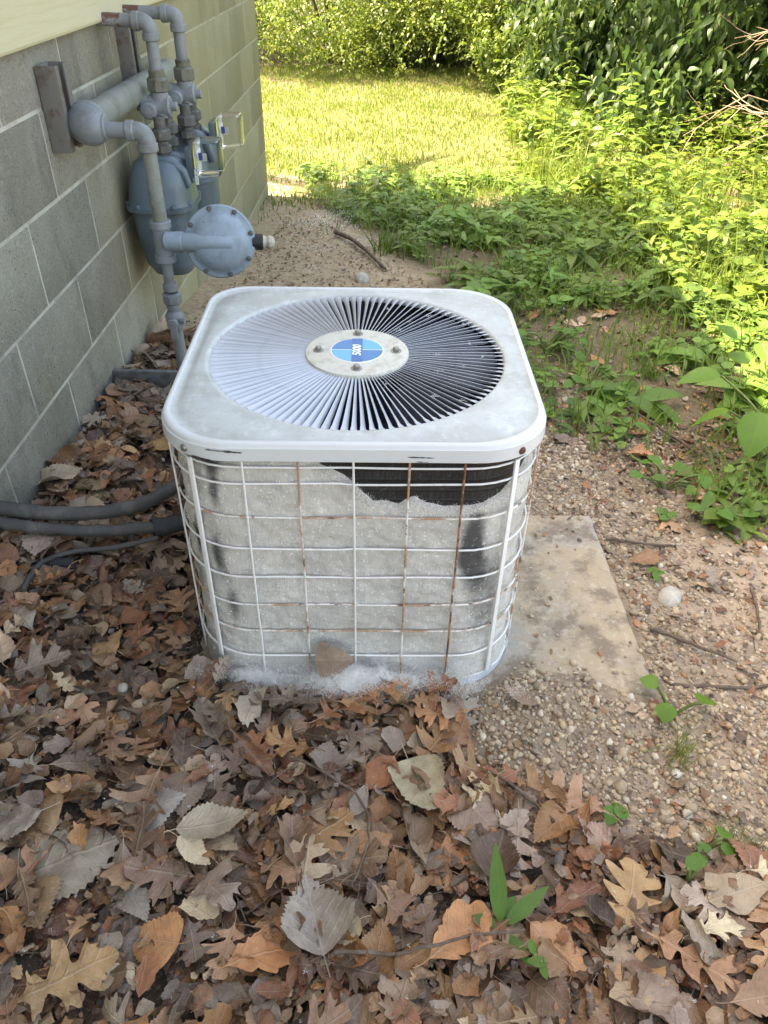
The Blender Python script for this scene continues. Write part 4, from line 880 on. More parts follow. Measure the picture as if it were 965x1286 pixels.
def near(x, y, n=0):
    m = sorted(MARKS, key=lambda m: (m[0] - x) ** 2 + (m[1] - y) ** 2)[n]; dx, dy = x - m[0], y - m[1]
    d = ('left of' if dx < 0 else 'right of') if abs(dx) > abs(dy) else ('below' if dy < 0 else 'above'); r = math.hypot(dx, dy)
    return ('close ' if r < .06 else 'just ' if r < .11 else 'some way ') + d + ' the ' + m[2]
def uniq(base, x, y):
    for n in range(4):
        l = base + ' ' + near(x, y, n)
        if len(l.split()) <= 16 and l not in used_labels: used_labels[l] = 1; return l
    return base + ' ' + near(x, y, 0)
for q in chosen:
    kd = rh.choice(['oak', 'ovate', 'poplar', 'torn'], p=[.46, .15, .14, .25]); c, k = pal(1, rh); s = {'oak': rh.uniform(.065, .13), 'ovate': rh.uniform(.05, .10), 'poplar': rh.uniform(.05, .10), 'torn': rh.uniform(.045, .09)}[kd]
    put_leaf(kd, q[0], q[1], s, tuple(c[0] * 1.12), uniq(PAL[k[0]][2] + ' ' + KN[kd], q[0], q[1]), tilt=(rh.normal(0, .19), rh.normal(0, .17)))
RIGHT = [(.45, 2.05), (.55, 3.2), (1.1, 3.4), (1.5, 2.4), (1.2, 1.7), (.95, 1.1), (.72, 1.2)]
MARKS += [(.672, 1.315, 'pale flat stone'), (.74, 2.178, 'reddish oak leaf on gravel'), (1.05, 1.95, 'broadleaf plant'), (.57, 1.61, 'back corner of the slab'), (.90, 1.64, 'seedling cluster on soil'), (.62, 2.75, 'leafy weed behind the lid'), (.95, 2.55, 'small grass clump'), (.86, 1.06, 'reddish brown stick'), (.56, 1.02, 'front corner of the slab')]
for q in sample_in(RIGHT, 30, rh):
    kd = rh.choice(['oak', 'ovate', 'torn']); c, k = pal(1, rh); lx_, ly_ = pad_local(q[0], q[1])
    if abs(lx_) < PADW / 2 + .03 and abs(ly_) < PADD / 2 + .03: continue
    put_leaf(kd, q[0], q[1], rh.uniform(.06, .11), tuple(c[0] * 1.15), uniq(PAL[k[0]][2] + ' ' + KN[kd], q[0], q[1]), z=float(ground_z(*q)) + .014, tilt=(rh.normal(0, .15), rh.normal(0, .15)), grp='dead leaves right of the air conditioner')

# ------------------------------------------------------------------ gravel
def uvsphere(nl=7, nr=3):
    V = [(0, 0, 1)] + [(math.sin(math.pi * (i + 1) / (nr + 1)) * math.cos(2 * math.pi * (j + .5 * i) / nl), math.sin(math.pi * (i + 1) / (nr + 1)) * math.sin(2 * math.pi * (j + .5 * i) / nl), math.cos(math.pi * (i + 1) / (nr + 1))) for i in range(nr) for j in range(nl)] + [(0, 0, -1)]
    F = [(0, 1 + j, 1 + (j + 1) % nl) for j in range(nl)]
    for i in range(nr - 1):
        for j in range(nl): a, b = 1 + i * nl + j, 1 + i * nl + (j + 1) % nl; F += [(a, a + nl, b), (b, a + nl, b + nl)]
    n = len(V) - 1; F += [(n, n - nl + (j + 1) % nl, n - nl + j) for j in range(nl)]; return np.array(V), np.array(F)
sv, sf = uvsphere(); rs = np.random.default_rng(9); parts = []
SC = np.array([(.42, .33, .225), (.37, .275, .18), (.31, .23, .155), (.46, .39, .30), (.25, .19, .135), (.50, .45, .37), (.35, .245, .15)])
def gdens(x, y): return np.clip(.25 + 1.1 * polymask(x, y, GRAVEL, .10, 13, .12), 0, 1) * np.where((x > .62) & (y > 1.05), .55, 1)
GBOX = [(.12, 1.05), (.15, .80), (.30, .74), (.62, .58), (.95, .58), (1.15, 1.2), (1.1, 1.9), (.9, 2.5), (.5, 2.6), (.36, 2.0), (.28, 1.6)]
for j in range(14):
    v = sv * (1 + .22 * rs.normal(0, 1, (len(sv), 1)).clip(-1.3, 1.3)) * rs.uniform(.7, 1.2, 3) * [1, 1, .72]; n = 1000
    q = sample_in(GBOX, n, rs, gdens); lx_, ly_ = pad_local(q[:, 0], q[:, 1]); onpad = (np.abs(lx_) < PADW / 2 + .006) & (np.abs(ly_) < PADD / 2 + .006)
    pile = rs.random(n) < np.clip(1.25 * np.exp(-(((q[:, 0] - .28) / .13) ** 2 + ((q[:, 1] - 1.0) / .07) ** 2)), 0, 1) ; k = ~onpad | pile | (rs.random(n) < .012); q, onp = q[k], onpad[k]; n = len(q)
    size = rs.lognormal(math.log(.0039), .38, n).clip(.0018, .0105); z = np.maximum(ground_z(q[:, 0], q[:, 1]), np.where(onp, -.007, -9)) + size * .18
    R = eul(rs.normal(0, .5, n), rs.normal(0, .5, n), rs.uniform(0, 6.28, n)) * size[:, None, None]; c = 1.2 * SC[rs.choice(len(SC), n, p=[.24, .22, .2, .1, .14, .03, .07])] * rs.uniform(.7, 1.15, (n, 1)); parts.append(scatter(v, sf, R, np.c_[q, z], None, c))
V, F, U, Cc = join(parts); kind(link('gravel', mesh_arrays('gravel', V, F, None, Cc, mats=[MT['gravel']])), 'stuff', 'brown pea gravel right of the air conditioner and round the slab')
# stones big enough to pick out
def stone(x, y, s, lab, sq=(1, .8, .5), z=None):
    v, f = uvsphere(12, 6); v = v * (1 + .28 * np.array([[vnoise(p[0] * 1.3 + x * 9, p[1] * 1.3 + p[2], 1.7, 7)] for p in v])) * np.array(sq) * s
    o = link('stone', mesh_arrays('stone', v, f, mats=[MT['rock']])); o.location = (x, y, float(ground_z(x, y)) + s * .2); o.rotation_euler = (rh.normal(0, .15), rh.normal(0, .15), rh.uniform(0, 6)); return tag(o, lab, 'stone', 'loose stones')
stone(.672, 1.315, .033, 'pale flat stone on the soil right of the slab', (1.1, .75, .5)); stone(-.126, 3.577, .045, 'pale stone behind the lid beside the stick on bare soil'); stone(.62, 2.33, .026, 'small pale stone among weeds right of the lid corner'); stone(.60, .64, .016, 'small whitish stone in grass tuft at lower right', (1, .8, .9)); stone(.70, 2.24, .018, 'small whitish stone on gravel above the reddish oak leaf')
stone(-.50, .97, .011, 'small white pebble on the leaf litter left of the air conditioner', (1, 1, .9)).location.z = .045
# sticks
def stick(P, r, lab, mat='stick'):
    p = smooth_path(P, 6); o = MB().tube([q + Vector((rh.normal(0, .0012), rh.normal(0, .0012), rh.normal(0, .0008))) for q in p], [r * (1 - .5 * i / len(p)) * rh.uniform(.85, 1.15) for i in range(len(p))], 7).build('stick', MT[mat], None, angle=70); return tag(o, lab, 'stick', 'sticks on the ground')
def gz(x, y, d=.0): return (x, y, float(ground_z(x, y) + litter_h(x, y)) + d)
stick([gz(-.16, .83, .03), gz(-.10, .80, .035), gz(-.03, .75, .03), gz(-.015, .68, .032), gz(-.04, .60, .025)], .0032, 'thin curved grey twig in the litter left of the olive-tan leaf')
stick([gz(-.06, .50, .03), gz(.05, .50, .034), gz(.14, .525, .03), gz(.22, .53, .035)], .0036, 'thin grey twig across the litter at the bottom middle')
stick([gz(.60, 1.21, .004), gz(.66, 1.17, .01), gz(.76, 1.12, .006)], .0055, 'dark stick on the soil right of the slab, below the pale stone'); stick([gz(.57, 1.53, .006), gz(.65, 1.51, .01), gz(.74, 1.52, .006)], .005, 'dark stick near the back right corner of the slab')
stick([gz(.88, 1.36, .004), gz(.86, 1.27, .01), gz(.84, 1.19, .004)], .0045, 'dark stick on the pale soil far right of the slab'); stick([gz(.60, 1.06, .004), gz(.72, 1.05, .012), gz(.86, 1.06, .006)], .005, 'reddish brown stick beyond the front corner of the slab')
stick([gz(-.30, 4.35, .02), gz(-.17, 4.1, .03), gz(-.02, 3.72, .02)], .014, 'long brown stick on bare soil behind the lid'); stick([gz(.95, 1.95, .02), gz(.86, 2.12, .03), gz(.80, 2.25, .02)], .006, 'short brown stick among weeds below the broadleaf plant')
stick([gz(1.0, 1.63, .01), gz(1.1, 1.60, .02), gz(1.25, 1.62, .01)], .005, 'dark stick at the right edge below the green weeds')
stick([gz(.30, .72, .02), gz(.24, .78, .028), gz(.19, .82, .02)], .0035, 'dark twig at the edge of litter and gravel')

# ------------------------------------------------------------------ white seed fluff
rf_ = np.random.default_rng(33)
def fibres(c, n, spread, L, w, zlift=0.0):
    p = np.asarray(c)[rf_.integers(len(c), size=n)] + rf_.normal(0, 1, (n, 3)) * spread; p[:, 2] = np.maximum(p[:, 2], ground_z(p[:, 0], p[:, 1]) + .004) + zlift
    d = rf_.normal(0, 1, (n, 3)); d /= np.linalg.norm(d, axis=1, keepdims=True); e = np.cross(d, rf_.normal(0, 1, (n, 3))); e /= np.linalg.norm(e, axis=1, keepdims=True)
    ln = rf_.uniform(.4, 1, (n, 1)) * L; b = np.cross(d, e) * ln * .25; V = np.stack([p - d * ln - e * w, p - d * ln + e * w, p + b + e * w, p + b - e * w, p + d * ln], 1).reshape(-1, 3)
    o = (np.arange(n) * 5)[:, None]; F = np.concatenate([o + [0, 1, 2], o + [0, 2, 3], o + [3, 2, 4]]); return V, F, None, None
a_ = np.linspace(-.30, .24, 30); cen = [(-.057 + s, 1.012 - .02 * rf_.random(), .055) for s in a_]; heap = [(-.085 + rf_.normal(0, .035), .985 + rf_.normal(0, .016), .060) for _ in range(40)] + [(-.01 + rf_.normal(0, .09), .990 + rf_.normal(0, .012), .050) for _ in range(40)]
left_ = [(-.395 + .02 * rf_.random(), y, .03) for y in np.linspace(1.1, 1.5, 10)]
V, F, _, _ = join([fibres(heap, 16000, (.016, .010, .009), .0042, .00017), fibres(cen, 5000, (.02, .004, .012), .0042, .00016), fibres(left_, 900, (.02, .03, .01), .0045, .00018)])
hx, hy = np.meshgrid(np.linspace(-.36, .20, 150), np.linspace(.925, 1.035, 40)); env = np.exp(-(((hx + .085) / .055) ** 2 + ((hy - .985) / .026) ** 2)) * .75 + np.exp(-(((hx + .0) / .13) ** 2 + ((hy - .997) / .018) ** 2)) * .62 + np.exp(-(((hx + .24) / .07) ** 2 + ((hy - 1.012) / .016) ** 2)) * .45
hz = ground_z(hx, hy) + .012 + .048 * env + .022 * fbm(hx, hy, 34, 201, 3) + .010 * fbm(hx, hy, 120, 205, 2) - .03 * (1 - np.clip(env * 2.2, 0, 1)); hi_ = np.arange(hx.size).reshape(hx.shape)
core = (np.stack([hx, hy, hz], -1).reshape(-1, 3), np.stack([hi_[:-1, :-1], hi_[:-1, 1:], hi_[1:, 1:], hi_[1:, :-1]], -1).reshape(-1, 4)); cf = core[1]; cf = np.concatenate([cf[:, [0, 1, 2]], cf[:, [0, 2, 3]]]); top_pts = core[0][(env.ravel() > .22)]
V, F, _, _ = join([(V, F, None, None), (core[0], cf, None, None), fibres(top_pts, 42000, (.006, .006, .005), .0042, .00016, .004)])
kind(link('seed_fluff', mesh_arrays('seed_fluff', V, F, mats=[MT['fluff']])), 'stuff', 'white cottony seed fluff heaped along the base of the air conditioner')
# fibres hanging on the felt, loose specks on litter and soil
P_ = []
for k in range(900):
    i, j = rf_.integers(2, nz - 1), rf_.integers(ns)
    if abs(off[j]) < .62: P_.append(lv[i, j] + PN[j] * .002)
edge = [lv[nz - 3, j] + PN[j] * .003 for j in range(ns) if top[j] < CZ1 - .01]
c_, s_ = math.cos(R_(1.2)), math.sin(R_(1.2)); W_ = lambda A: np.array([(p[0] * c_ - p[1] * s_, p[0] * s_ + p[1] * c_, p[2]) for p in A])
def raw_fib(c, n, spread, L, w):
    V, F, _, _ = fibres(np.array(c) + [0, 0, 50], n, spread, L, w); V = V - [0, 0, 50]; return V, F, None, None
lidp = []
for k in range(14):
    a, r = rf_.uniform(-1.5, 1.5), rf_.uniform(.11, .27); lidp.append((r * math.cos(a), r * math.sin(a), ACH + .001))
V, F, _, _ = join([raw_fib(W_(lidp), 160, (.003, .003, .0008), .003, .0003), raw_fib(W_(P_), 3200, .0016, .0035, .00035), raw_fib(W_(edge), 5000, (.004, .003, .0045), .006, .0002)])
lf = link('lint_fibres', mesh_arrays('lint_fibres', V, F, mats=[MT['fluff']]), AC); lf['kind'] = 'stuff'; lf.rotation_euler = (0, 0, -R_(1.2))
q = sample_in([(-.85, .4), (-.85, 2.5), (-.3, 4.6), (.4, 3.6), (.5, 2.2), (.4, .9), (.7, .6), (.7, .3)], 420, rf_); z = ground_z(q[:, 0], q[:, 1]) + litter_h(q[:, 0], q[:, 1]) * 1.3 + .012
V, F, _, _ = fibres(np.c_[q, z], 3800, .0013, .0020, .00028)
tuf = [(-.33 + rf_.normal(0, .16), 4.35 + rf_.normal(0, .35), -.16) for _ in range(22)]; V2 = fibres(np.array(tuf), 1800, (.05, .05, .012), .012, .0006); V, F, _, _ = join([(V, F, None, None), V2])
kind(link('fluff_specks', mesh_arrays('fluff_specks', V, F, mats=[MT['fluff']])), 'stuff', 'loose white seed fluff specks scattered on leaves and soil')

# ------------------------------------------------------------------ green foliage
def leaf_tpl(asp=.3, n=5, fold=.25, droop=.25, peak=.42):
    u = np.linspace(0, 1, n + 1); w = np.where(u < peak, np.sin(np.pi / 2 * u / peak) ** .8, np.cos(np.pi / 2 * (u - peak) / (1 - peak)) ** .9) * asp
    V, UV = [], []
    for i in range(n + 1):
        z = -droop * u[i] ** 2
        for s in (-1, 0, 1): V.append((u[i], s * w[i], z + abs(s) * w[i] * fold)); UV.append((u[i], .5 + .5 * s))
    F = []
    for i in range(n):
        for k in range(2): a = i * 3 + k; F.append((a, a + 3, a + 4, a + 1))
    return np.array(V), np.array(F), np.array(UV)
def frames(d, up_hint):
    """matrices whose x axis is d, z axis near up_hint"""
    d = d / np.linalg.norm(d, axis=1, keepdims=True); y = np.cross(up_hint, d); y /= np.maximum(np.linalg.norm(y, axis=1, keepdims=True), 1e-6); z = np.cross(d, y); return np.stack([d, y, z], -1)
def greens(n, rg, base, var=.3, yel=.3):
    c = np.array(base)[None] * rg.uniform(1 - var, 1 + var, (n, 1)); y = rg.random((n, 1)) * yel; return c * (1 - y) + y * np.array([(.20, .22, .035)])
def foliage(name, centre_pts, per_twig, twig_len, leaf_len, tpl, rg, base, mat, parent, droop=.5, twig_dir=None, yel=.3, var=.3):
    """leafy twigs: every point carries a short twig with leaves set alternately"""
    N = len(centre_pts); d = rg.normal(0, 1, (N, 3)) if twig_dir is None else twig_dir + rg.normal(0, .35, (N, 3)); d /= np.linalg.norm(d, axis=1, keepdims=True); d[:, 2] -= droop; d /= np.linalg.norm(d, axis=1, keepdims=True)
    side = np.cross(d, [0, 0, 1.0]); side /= np.maximum(np.linalg.norm(side, axis=1, keepdims=True), 1e-6)
    pos, dirs, ups = [], [], []
    for k in range(per_twig):
        t = (k + .5) / per_twig; s = 1 if k % 2 else -1
        pos.append(centre_pts + d * twig_len * (t - .5) + [0, 0, -.15 * twig_len * t * t]); dd = d * .7 + side * s * rg.uniform(.5, 1.1, (N, 1)) + [0, 0, -.25] + rg.normal(0, .22, (N, 3)); dirs.append(dd); ups.append(np.array([0, 0, 1.0]) + rg.normal(0, .35, (N, 3)))
    pos, dirs, ups = np.concatenate(pos), np.concatenate(dirs), np.concatenate(ups); n = len(pos); R = frames(dirs, ups) * (leaf_len * rg.uniform(.6, 1.15, n))[:, None, None]
    tw = np.tile(greens(N, rg, base, var, yel), (per_twig, 1)) * rg.uniform(.85, 1.15, (n, 1)); V, F, U, Cc = scatter(tpl[0], tpl[1], R, pos, tpl[2], tw)
    return link(name, mesh_arrays(name, V, F, U, Cc, mats=[mat]), parent)

# lawn
rgz = np.random.default_rng(17)
def blades(q, h, w, cols, rg, lean=.35):
    n = len(q); a = rg.uniform(0, 6.28, n); ca, sa = np.cos(a), np.sin(a); ln = np.abs(rg.normal(0, lean, n)) * h; ld = rg.uniform(0, 6.28, n); lx_, ly_ = np.cos(ld) * ln, np.sin(ld) * ln
    z = ground_z(q[:, 0], q[:, 1]) - .004; P = lambda t, s: np.stack([q[:, 0] + s * w * ca + lx_ * t * t, q[:, 1] + s * w * sa + ly_ * t * t, z + h * t * (1 - .15 * t * np.abs(ln / h))], -1)
    V = np.stack([P(0, -1), P(0, 1), P(.55, .75), P(.55, -.75), P(1, 0)], 1).reshape(-1, 3); o = (np.arange(n) * 5)[:, None]; F = np.concatenate([o + [0, 1, 2], o + [0, 2, 3], o + [3, 2, 4]]); return V, F, None, np.repeat(cols, 5, 0)
n = 125000; q = np.stack([rgz.uniform(-2.6, 2.6, n), rgz.uniform(4.3, 11.0, n)], -1)
dens = sstep(4.3, 6.0, q[:, 1] + .5 * fbm(q[:, 0], q[:, 1], 2, 41)) * (1 - .85 * np.exp(-(((q[:, 0] + .6) / .5) ** 2 + ((q[:, 1] - 5.6) / .35) ** 2))) * (.65 + .7 * fbm(q[:, 0], q[:, 1], 2.5, 53))
k = (rgz.random(n) < dens) & ~((q[:, 0] < -.80) & (q[:, 1] < cy0 + .01)); q = q[k]; n = len(q)
gcl = greens(n, rgz, (.115, .185, .035), .3, .5); dry = rgz.random(n) < .09; gcl[dry] = np.array((.34, .30, .14)) * rgz.uniform(.7, 1.1, (dry.sum(), 1))
V, F, U, Cc = blades(q, rgz.uniform(.02, .055, n), .0040, gcl, rgz, .5); kind(link('lawn_grass', mesh_arrays('lawn_grass', V, F, None, Cc, mats=[MT['grass']])), 'stuff', 'sunlit lawn grass beyond the house corner')
# low weeds and grass in the shade behind and right of the unit
n = 9500; q = sample_in(COVER, n, rgz, lambda x, y: np.clip(.55 + 1.5 * fbm(x, y, 3.0, 71) + .35 * sstep(2.2, 3.6, y), .03, 1)); hh = rgz.uniform(.05, .16, n)
V1 = blades(q, hh, .0035, greens(n, rgz, (.125, .21, .045), .35, .35), rgz, .7)
tpA, tpB, tpC = leaf_tpl(.34, 4, .2, .2), leaf_tpl(.42, 4, .12, .15, .35), leaf_tpl(.16, 4, .3, .45)
parts = []
for tp, n, ll in ((tpA, 4200, .045), (tpB, 4600, .034), (tpC, 3000, .085)):
    cen = sample_in(COVER, n // 6, rgz, lambda x, y: np.clip(.42 + 2.7 * fbm(x, y, 3.0, 71) + .28 * sstep(2.2, 3.6, y), .02, 1)); q = np.repeat(cen, 6, 0) + rgz.normal(0, .022, (n // 6 * 6, 2)); n = len(q); ph = np.repeat(rgz.uniform(.015, .11, n // 6), 6) * rgz.uniform(.5, 1.1, n) * np.clip(.4 + .35 * (q[:, 1] - 1.6), .35, 1.2)
    a = rgz.uniform(0, 6.28, n); d = np.stack([np.cos(a), np.sin(a), rgz.uniform(-.1, .5, n)], -1); R = frames(d, np.array([[0, 0, 1.0]]) + rgz.normal(0, .2, (n, 3))) * (ll * np.repeat(rgz.lognormal(0, .35, n // 6), 6) * rgz.uniform(.6, 1.2, n))[:, None, None]
    parts.append(scatter(tp[0], tp[1], R, np.c_[q, ground_z(q[:, 0], q[:, 1]) + ph], tp[2], np.repeat(greens(n // 6, rgz, (.115, .225, .045), .45, .4), 6, 0) * rgz.uniform(.85, 1.15, (n, 1))))
V, F, U, Cc = join(parts); kind(link('low_weeds', mesh_arrays('low_weeds', V, F, U, Cc, mats=[MT['green']])), 'stuff', 'low green weeds covering the ground right of and behind the air conditioner')
kind(link('shade_grass', mesh_arrays('shade_grass', V1[0], V1[1], None, V1[3], mats=[MT['grass']])), 'stuff', 'thin grass blades among the low weeds in the shade')
# creeping weeds under the tall ones, sunlit
parts = []
UG = lambda x, y: np.clip(.45 + 2.4 * fbm(x, y, 2.2, 131), .02, 1)
for tp, n, ll in ((tpA, 3600, .075), (tpB, 1800, .06), (tpC, 3200, .13)):
    q = sample_in(TALL, n, rgz, UG); a = rgz.uniform(0, 6.28, n); d = np.stack([np.cos(a), np.sin(a), rgz.uniform(-.2, .5, n)], -1); R = frames(d, np.array([[0, 0, 1.0]]) + rgz.normal(0, .3, (n, 3))) * (ll * rgz.uniform(.5, 1.2, n))[:, None, None]
    parts.append(scatter(tp[0], tp[1], R, np.c_[q, ground_z(q[:, 0], q[:, 1]) + rgz.uniform(.01, .24, n) * np.clip(.5 + 2.2 * fbm(q[:, 0], q[:, 1], 1.6, 141), .15, 1.3)], tp[2], greens(n, rgz, (.105, .19, .03), .42, .45)))
V, F, U, Cc = join(parts); kind(link('undergrowth', mesh_arrays('undergrowth', V, F, U, Cc, mats=[MT['green']])), 'stuff', 'sunlit leafy undergrowth between the tall weeds')

# tall weeds: six kinds of plant, each copy its own object
rw = np.random.default_rng(44)
def weed_meshes(h, nleaf, ll, tp, base, yel):
    lean = rw.uniform(-.25, .25, 2) * h; st = [Vector((lean[0] * t * t, lean[1] * t * t, h * t)) for t in np.linspace(0, 1, 9)]; sm_ = MB().tube(st, [.0045 * (1 - .7 * i / 8) for i in range(9)], 5).mesh('stem', MT['stem'])
    t = np.linspace(.12, 1, nleaf); pos = np.stack([lean[0] * t * t, lean[1] * t * t, h * t], -1); a = np.arange(nleaf) * 2.4 + rw.uniform(0, 6); pos = np.repeat(pos, 2, 0); a = np.stack([a, a + np.pi], 1).ravel(); n = len(a)
    d = np.stack([np.cos(a), np.sin(a), rw.uniform(-.15, .45, n)], -1); sz = ll * np.repeat(np.interp(t, [0, .3, .7, 1], [.8, 1.1, 1, .45]), 2) * rw.uniform(.8, 1.15, n)
    R = frames(d, np.array([[0, 0, 1.0]]) + rw.normal(0, .25, (n, 3))) * sz[:, None, None]; V, F, U, Cc = scatter(tp[0], tp[1], R, pos, tp[2], greens(n, rw, base, .25, yel)); return sm_, mesh_arrays('leaves', V, F, U, Cc, mats=[MT['green']])
lanc, broad = leaf_tpl(.20, 6, .25, .35, .38), leaf_tpl(.32, 6, .2, .3, .4)
grassy = leaf_tpl(.045, 7, .4, .55, .3)
n = 5200; q = sample_in(TALL, n, rgz, UG); gv = blades(q, rgz.uniform(.10, .34, n), .0042, greens(n, rgz, (.12, .19, .035), .35, .5), rgz, .7); kind(link('tall_grass', mesh_arrays('tall_grass', gv[0], gv[1], None, gv[3], mats=[MT['grass']])), 'stuff', 'long sunlit grass blades between the tall weeds')
WM = [weed_meshes(h, nl, ll, tp, (.105, .195, .03), yl) for h, nl, ll, tp, yl in ((.62, 12, .12, lanc, .35), (.50, 11, .10, lanc, .6), (.82, 13, .14, lanc, .25), (.36, 6, .13, broad, .3), (.60, 7, .17, broad, .2), (.45, 10, .20, grassy, .5))]
wp = sample_in(TALL, 1500, rw); ch = []
for q in wp:
    if all((q[0] - p[0]) ** 2 + (q[1] - p[1]) ** 2 > .13 ** 2 for p in ch): ch.append(q)
    if len(ch) >= 110: break
WK = ['tall narrow-leaved weed', 'yellowish narrow-leaved weed', 'very tall narrow-leaved weed', 'short broad-leaved weed', 'tall broad-leaved weed', 'grassy weed']
ch = sorted(ch, key=lambda q: q[1]); cnt = {}
for i, q in enumerate(ch):
    k = int(rw.integers(6)); row = ('first', 'second', 'third', 'fourth', 'fifth', 'sixth', 'seventh', 'eighth', 'ninth', 'tenth')[i // 11]; band = sorted(p[0] for p in ch[i // 11 * 11:i // 11 * 11 + 11]); c = band.index(q[0])
    pos = ('lawn end', 'next to lawn end', 'third from lawn', 'fourth from lawn', 'fifth from lawn', 'middle', 'fifth from wood', 'fourth from wood', 'third from wood', 'next to wood end', 'wood end')[min(c, 10)]
    t = thing('weed', f'{WK[k]}, {row} sunlit row from the front, {pos}', 'weed', (q[0], q[1], float(ground_z(*q)) - .01), rw.uniform(0, 6.28), 'tall weeds right of the lawn'); s = rw.uniform(.5, 1.15) * (.6 if q[1] < 4.2 else .8 if q[1] < 5.2 else .95); t.scale = (s, s, s)
    link('stem', WM[k][0], t); link('leaves', WM[k][1], t)

# shrubs and trees behind
rb = np.random.default_rng(71)
tS, tD = leaf_tpl(.30, 3, .25, .3), leaf_tpl(.24, 4, .25, .5, .36)
def ell_pts(n, c, r, rg, shell_=.55, zmin=None):
    """twig positions gathered in clumps through an uneven ellipsoid"""
    m = max(12, n // 32); d = rg.normal(0, 1, (m, 3)); d /= np.linalg.norm(d, axis=1, keepdims=True); d[:, 2] = np.where(rg.random(m) < .45, -np.abs(d[:, 2]), d[:, 2]); cc = d * rg.uniform(shell_, 1.12, (m, 1)) * np.array(r) + np.array(c)
    p = cc[rg.integers(m, size=n)] + rg.normal(0, 1, (n, 3)) * .15 * np.array(r)
    if zmin is not None: p[:, 2] = np.where(p[:, 2] < zmin, zmin + rg.random(n) * .6, p[:, 2])
    return p
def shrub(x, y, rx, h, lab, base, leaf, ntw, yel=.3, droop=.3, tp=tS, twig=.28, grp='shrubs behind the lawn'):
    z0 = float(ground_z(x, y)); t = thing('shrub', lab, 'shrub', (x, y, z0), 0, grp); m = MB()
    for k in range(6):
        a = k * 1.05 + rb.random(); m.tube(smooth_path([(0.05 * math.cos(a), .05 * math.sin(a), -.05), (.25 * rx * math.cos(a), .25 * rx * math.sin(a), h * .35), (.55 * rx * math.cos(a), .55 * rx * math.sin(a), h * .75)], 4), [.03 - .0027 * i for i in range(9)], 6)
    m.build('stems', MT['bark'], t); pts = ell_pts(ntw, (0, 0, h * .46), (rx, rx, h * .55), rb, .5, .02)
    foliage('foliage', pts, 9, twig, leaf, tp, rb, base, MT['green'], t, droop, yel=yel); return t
shrub(-2.3, 12.9, 1.5, 2.5, 'yellow-green shrub at the far left, next to the house corner', (.11, .17, .03), .06, 1500, .6)
shrub(-.75, 11.5, 1.45, 2.4, 'bright leafy shrub at the back left end of the lawn', (.11, .18, .03), .055, 2300, .55)
shrub(.55, 11.8, 1.4, 2.3, 'dense dark green shrub at the middle of the lawn back edge', (.055, .10, .028), .055, 2300, .35)
shrub(1.75, 10.6, 1.45, 2.5, 'leafy yellow-green shrub behind the right end of the lawn', (.105, .175, .03), .06, 2200, .55)
shrub(.9, 12.9, 1.6, 3.2, 'taller dark shrub behind the lawn shrubs', (.05, .09, .025), .07, 1400, .2)
shrub(1.55, 9.35, .62, .75, 'low bush at the right back corner of the lawn', (.08, .15, .03), .055, 900, .45)
shrub(2.6, 9.2, 1.3, 2.4, 'green shrub with drooping leaves right of the lawn', (.042, .092, .026), .105, 1500, .15, .7, tD, .45, 'shrubs at the wood edge')  # canopy shade put into the leaf colour of the drooping shrubs
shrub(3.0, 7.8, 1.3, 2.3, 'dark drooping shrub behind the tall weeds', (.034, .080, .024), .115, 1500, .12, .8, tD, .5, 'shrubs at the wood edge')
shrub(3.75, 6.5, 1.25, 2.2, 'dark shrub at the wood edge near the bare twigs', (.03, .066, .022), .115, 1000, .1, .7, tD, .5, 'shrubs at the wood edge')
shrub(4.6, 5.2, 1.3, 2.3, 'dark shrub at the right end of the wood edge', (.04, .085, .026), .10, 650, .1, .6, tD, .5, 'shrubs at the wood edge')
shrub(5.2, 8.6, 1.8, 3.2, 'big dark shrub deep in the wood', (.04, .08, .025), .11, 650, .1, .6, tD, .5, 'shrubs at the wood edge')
def tree(x, y, h, cr, lab, ntw=650, off=None):
    z0 = float(ground_z(x, y)); t = thing('tree', lab, 'tree', (x, y, z0), 0, 'trees of the wood'); m = MB(); lean = rb.normal(0, .2, 2) if off is None else np.array(off)
    m.tube(smooth_path([(0, 0, -.1), (lean[0] * .3, lean[1] * .3, h * .35), (lean[0], lean[1], h * .8)], 6), [.12 - .006 * i for i in range(13)], 9)
    for k in range(6): a = k * 1.05 + rb.random(); b = h * (.4 + .06 * k); m.tube([(lean[0] * .5, lean[1] * .5, b), (cr * .4 * math.cos(a), cr * .4 * math.sin(a), b + .35), (cr * .8 * math.cos(a), cr * .8 * math.sin(a), b + .6)], [.05, .035, .012], 6)
    m.build('trunk', MT['bark'], t); foliage('crown', ell_pts(ntw, (0, 0, h * .72) if off is None else (off[0], off[1], h * .72), (cr, cr, h * .34), rb, .35), 8, .6, .13, tS, rb, (.055, .105, .028), MT['green'], t, .4, yel=.2); return t
tree(1.9, 12.4, 6.6, 1.9, 'added leaning tree behind the shrubs right of the lawn, unseen crown shading the wood', 700, (-.5, -2.8)); tree(3.6, 11.6, 5.5, 1.9, 'tree standing in the wood behind the drooping shrubs'); tree(5.4, 10.2, 6.0, 2.1, 'tree deep in the dark wood at right'); tree(5.0, 6.9, 5.2, 1.7, 'tree of the wood edge behind the bare twigs'); tree(-.4, 14.6, 6.0, 2.2, 'tree behind the shrubs at the back of the lawn')  # first tree is added: its out-of-view crown shades the drooping shrubs

tree(-2.2, 6.5, 7.0, 1.15, 'added unseen tree behind the house corner, thin crown dappling the eave shadow', 110, (.1, -1.55))  # unseen tree added so its sparse crown breaks up the eave shadow edge
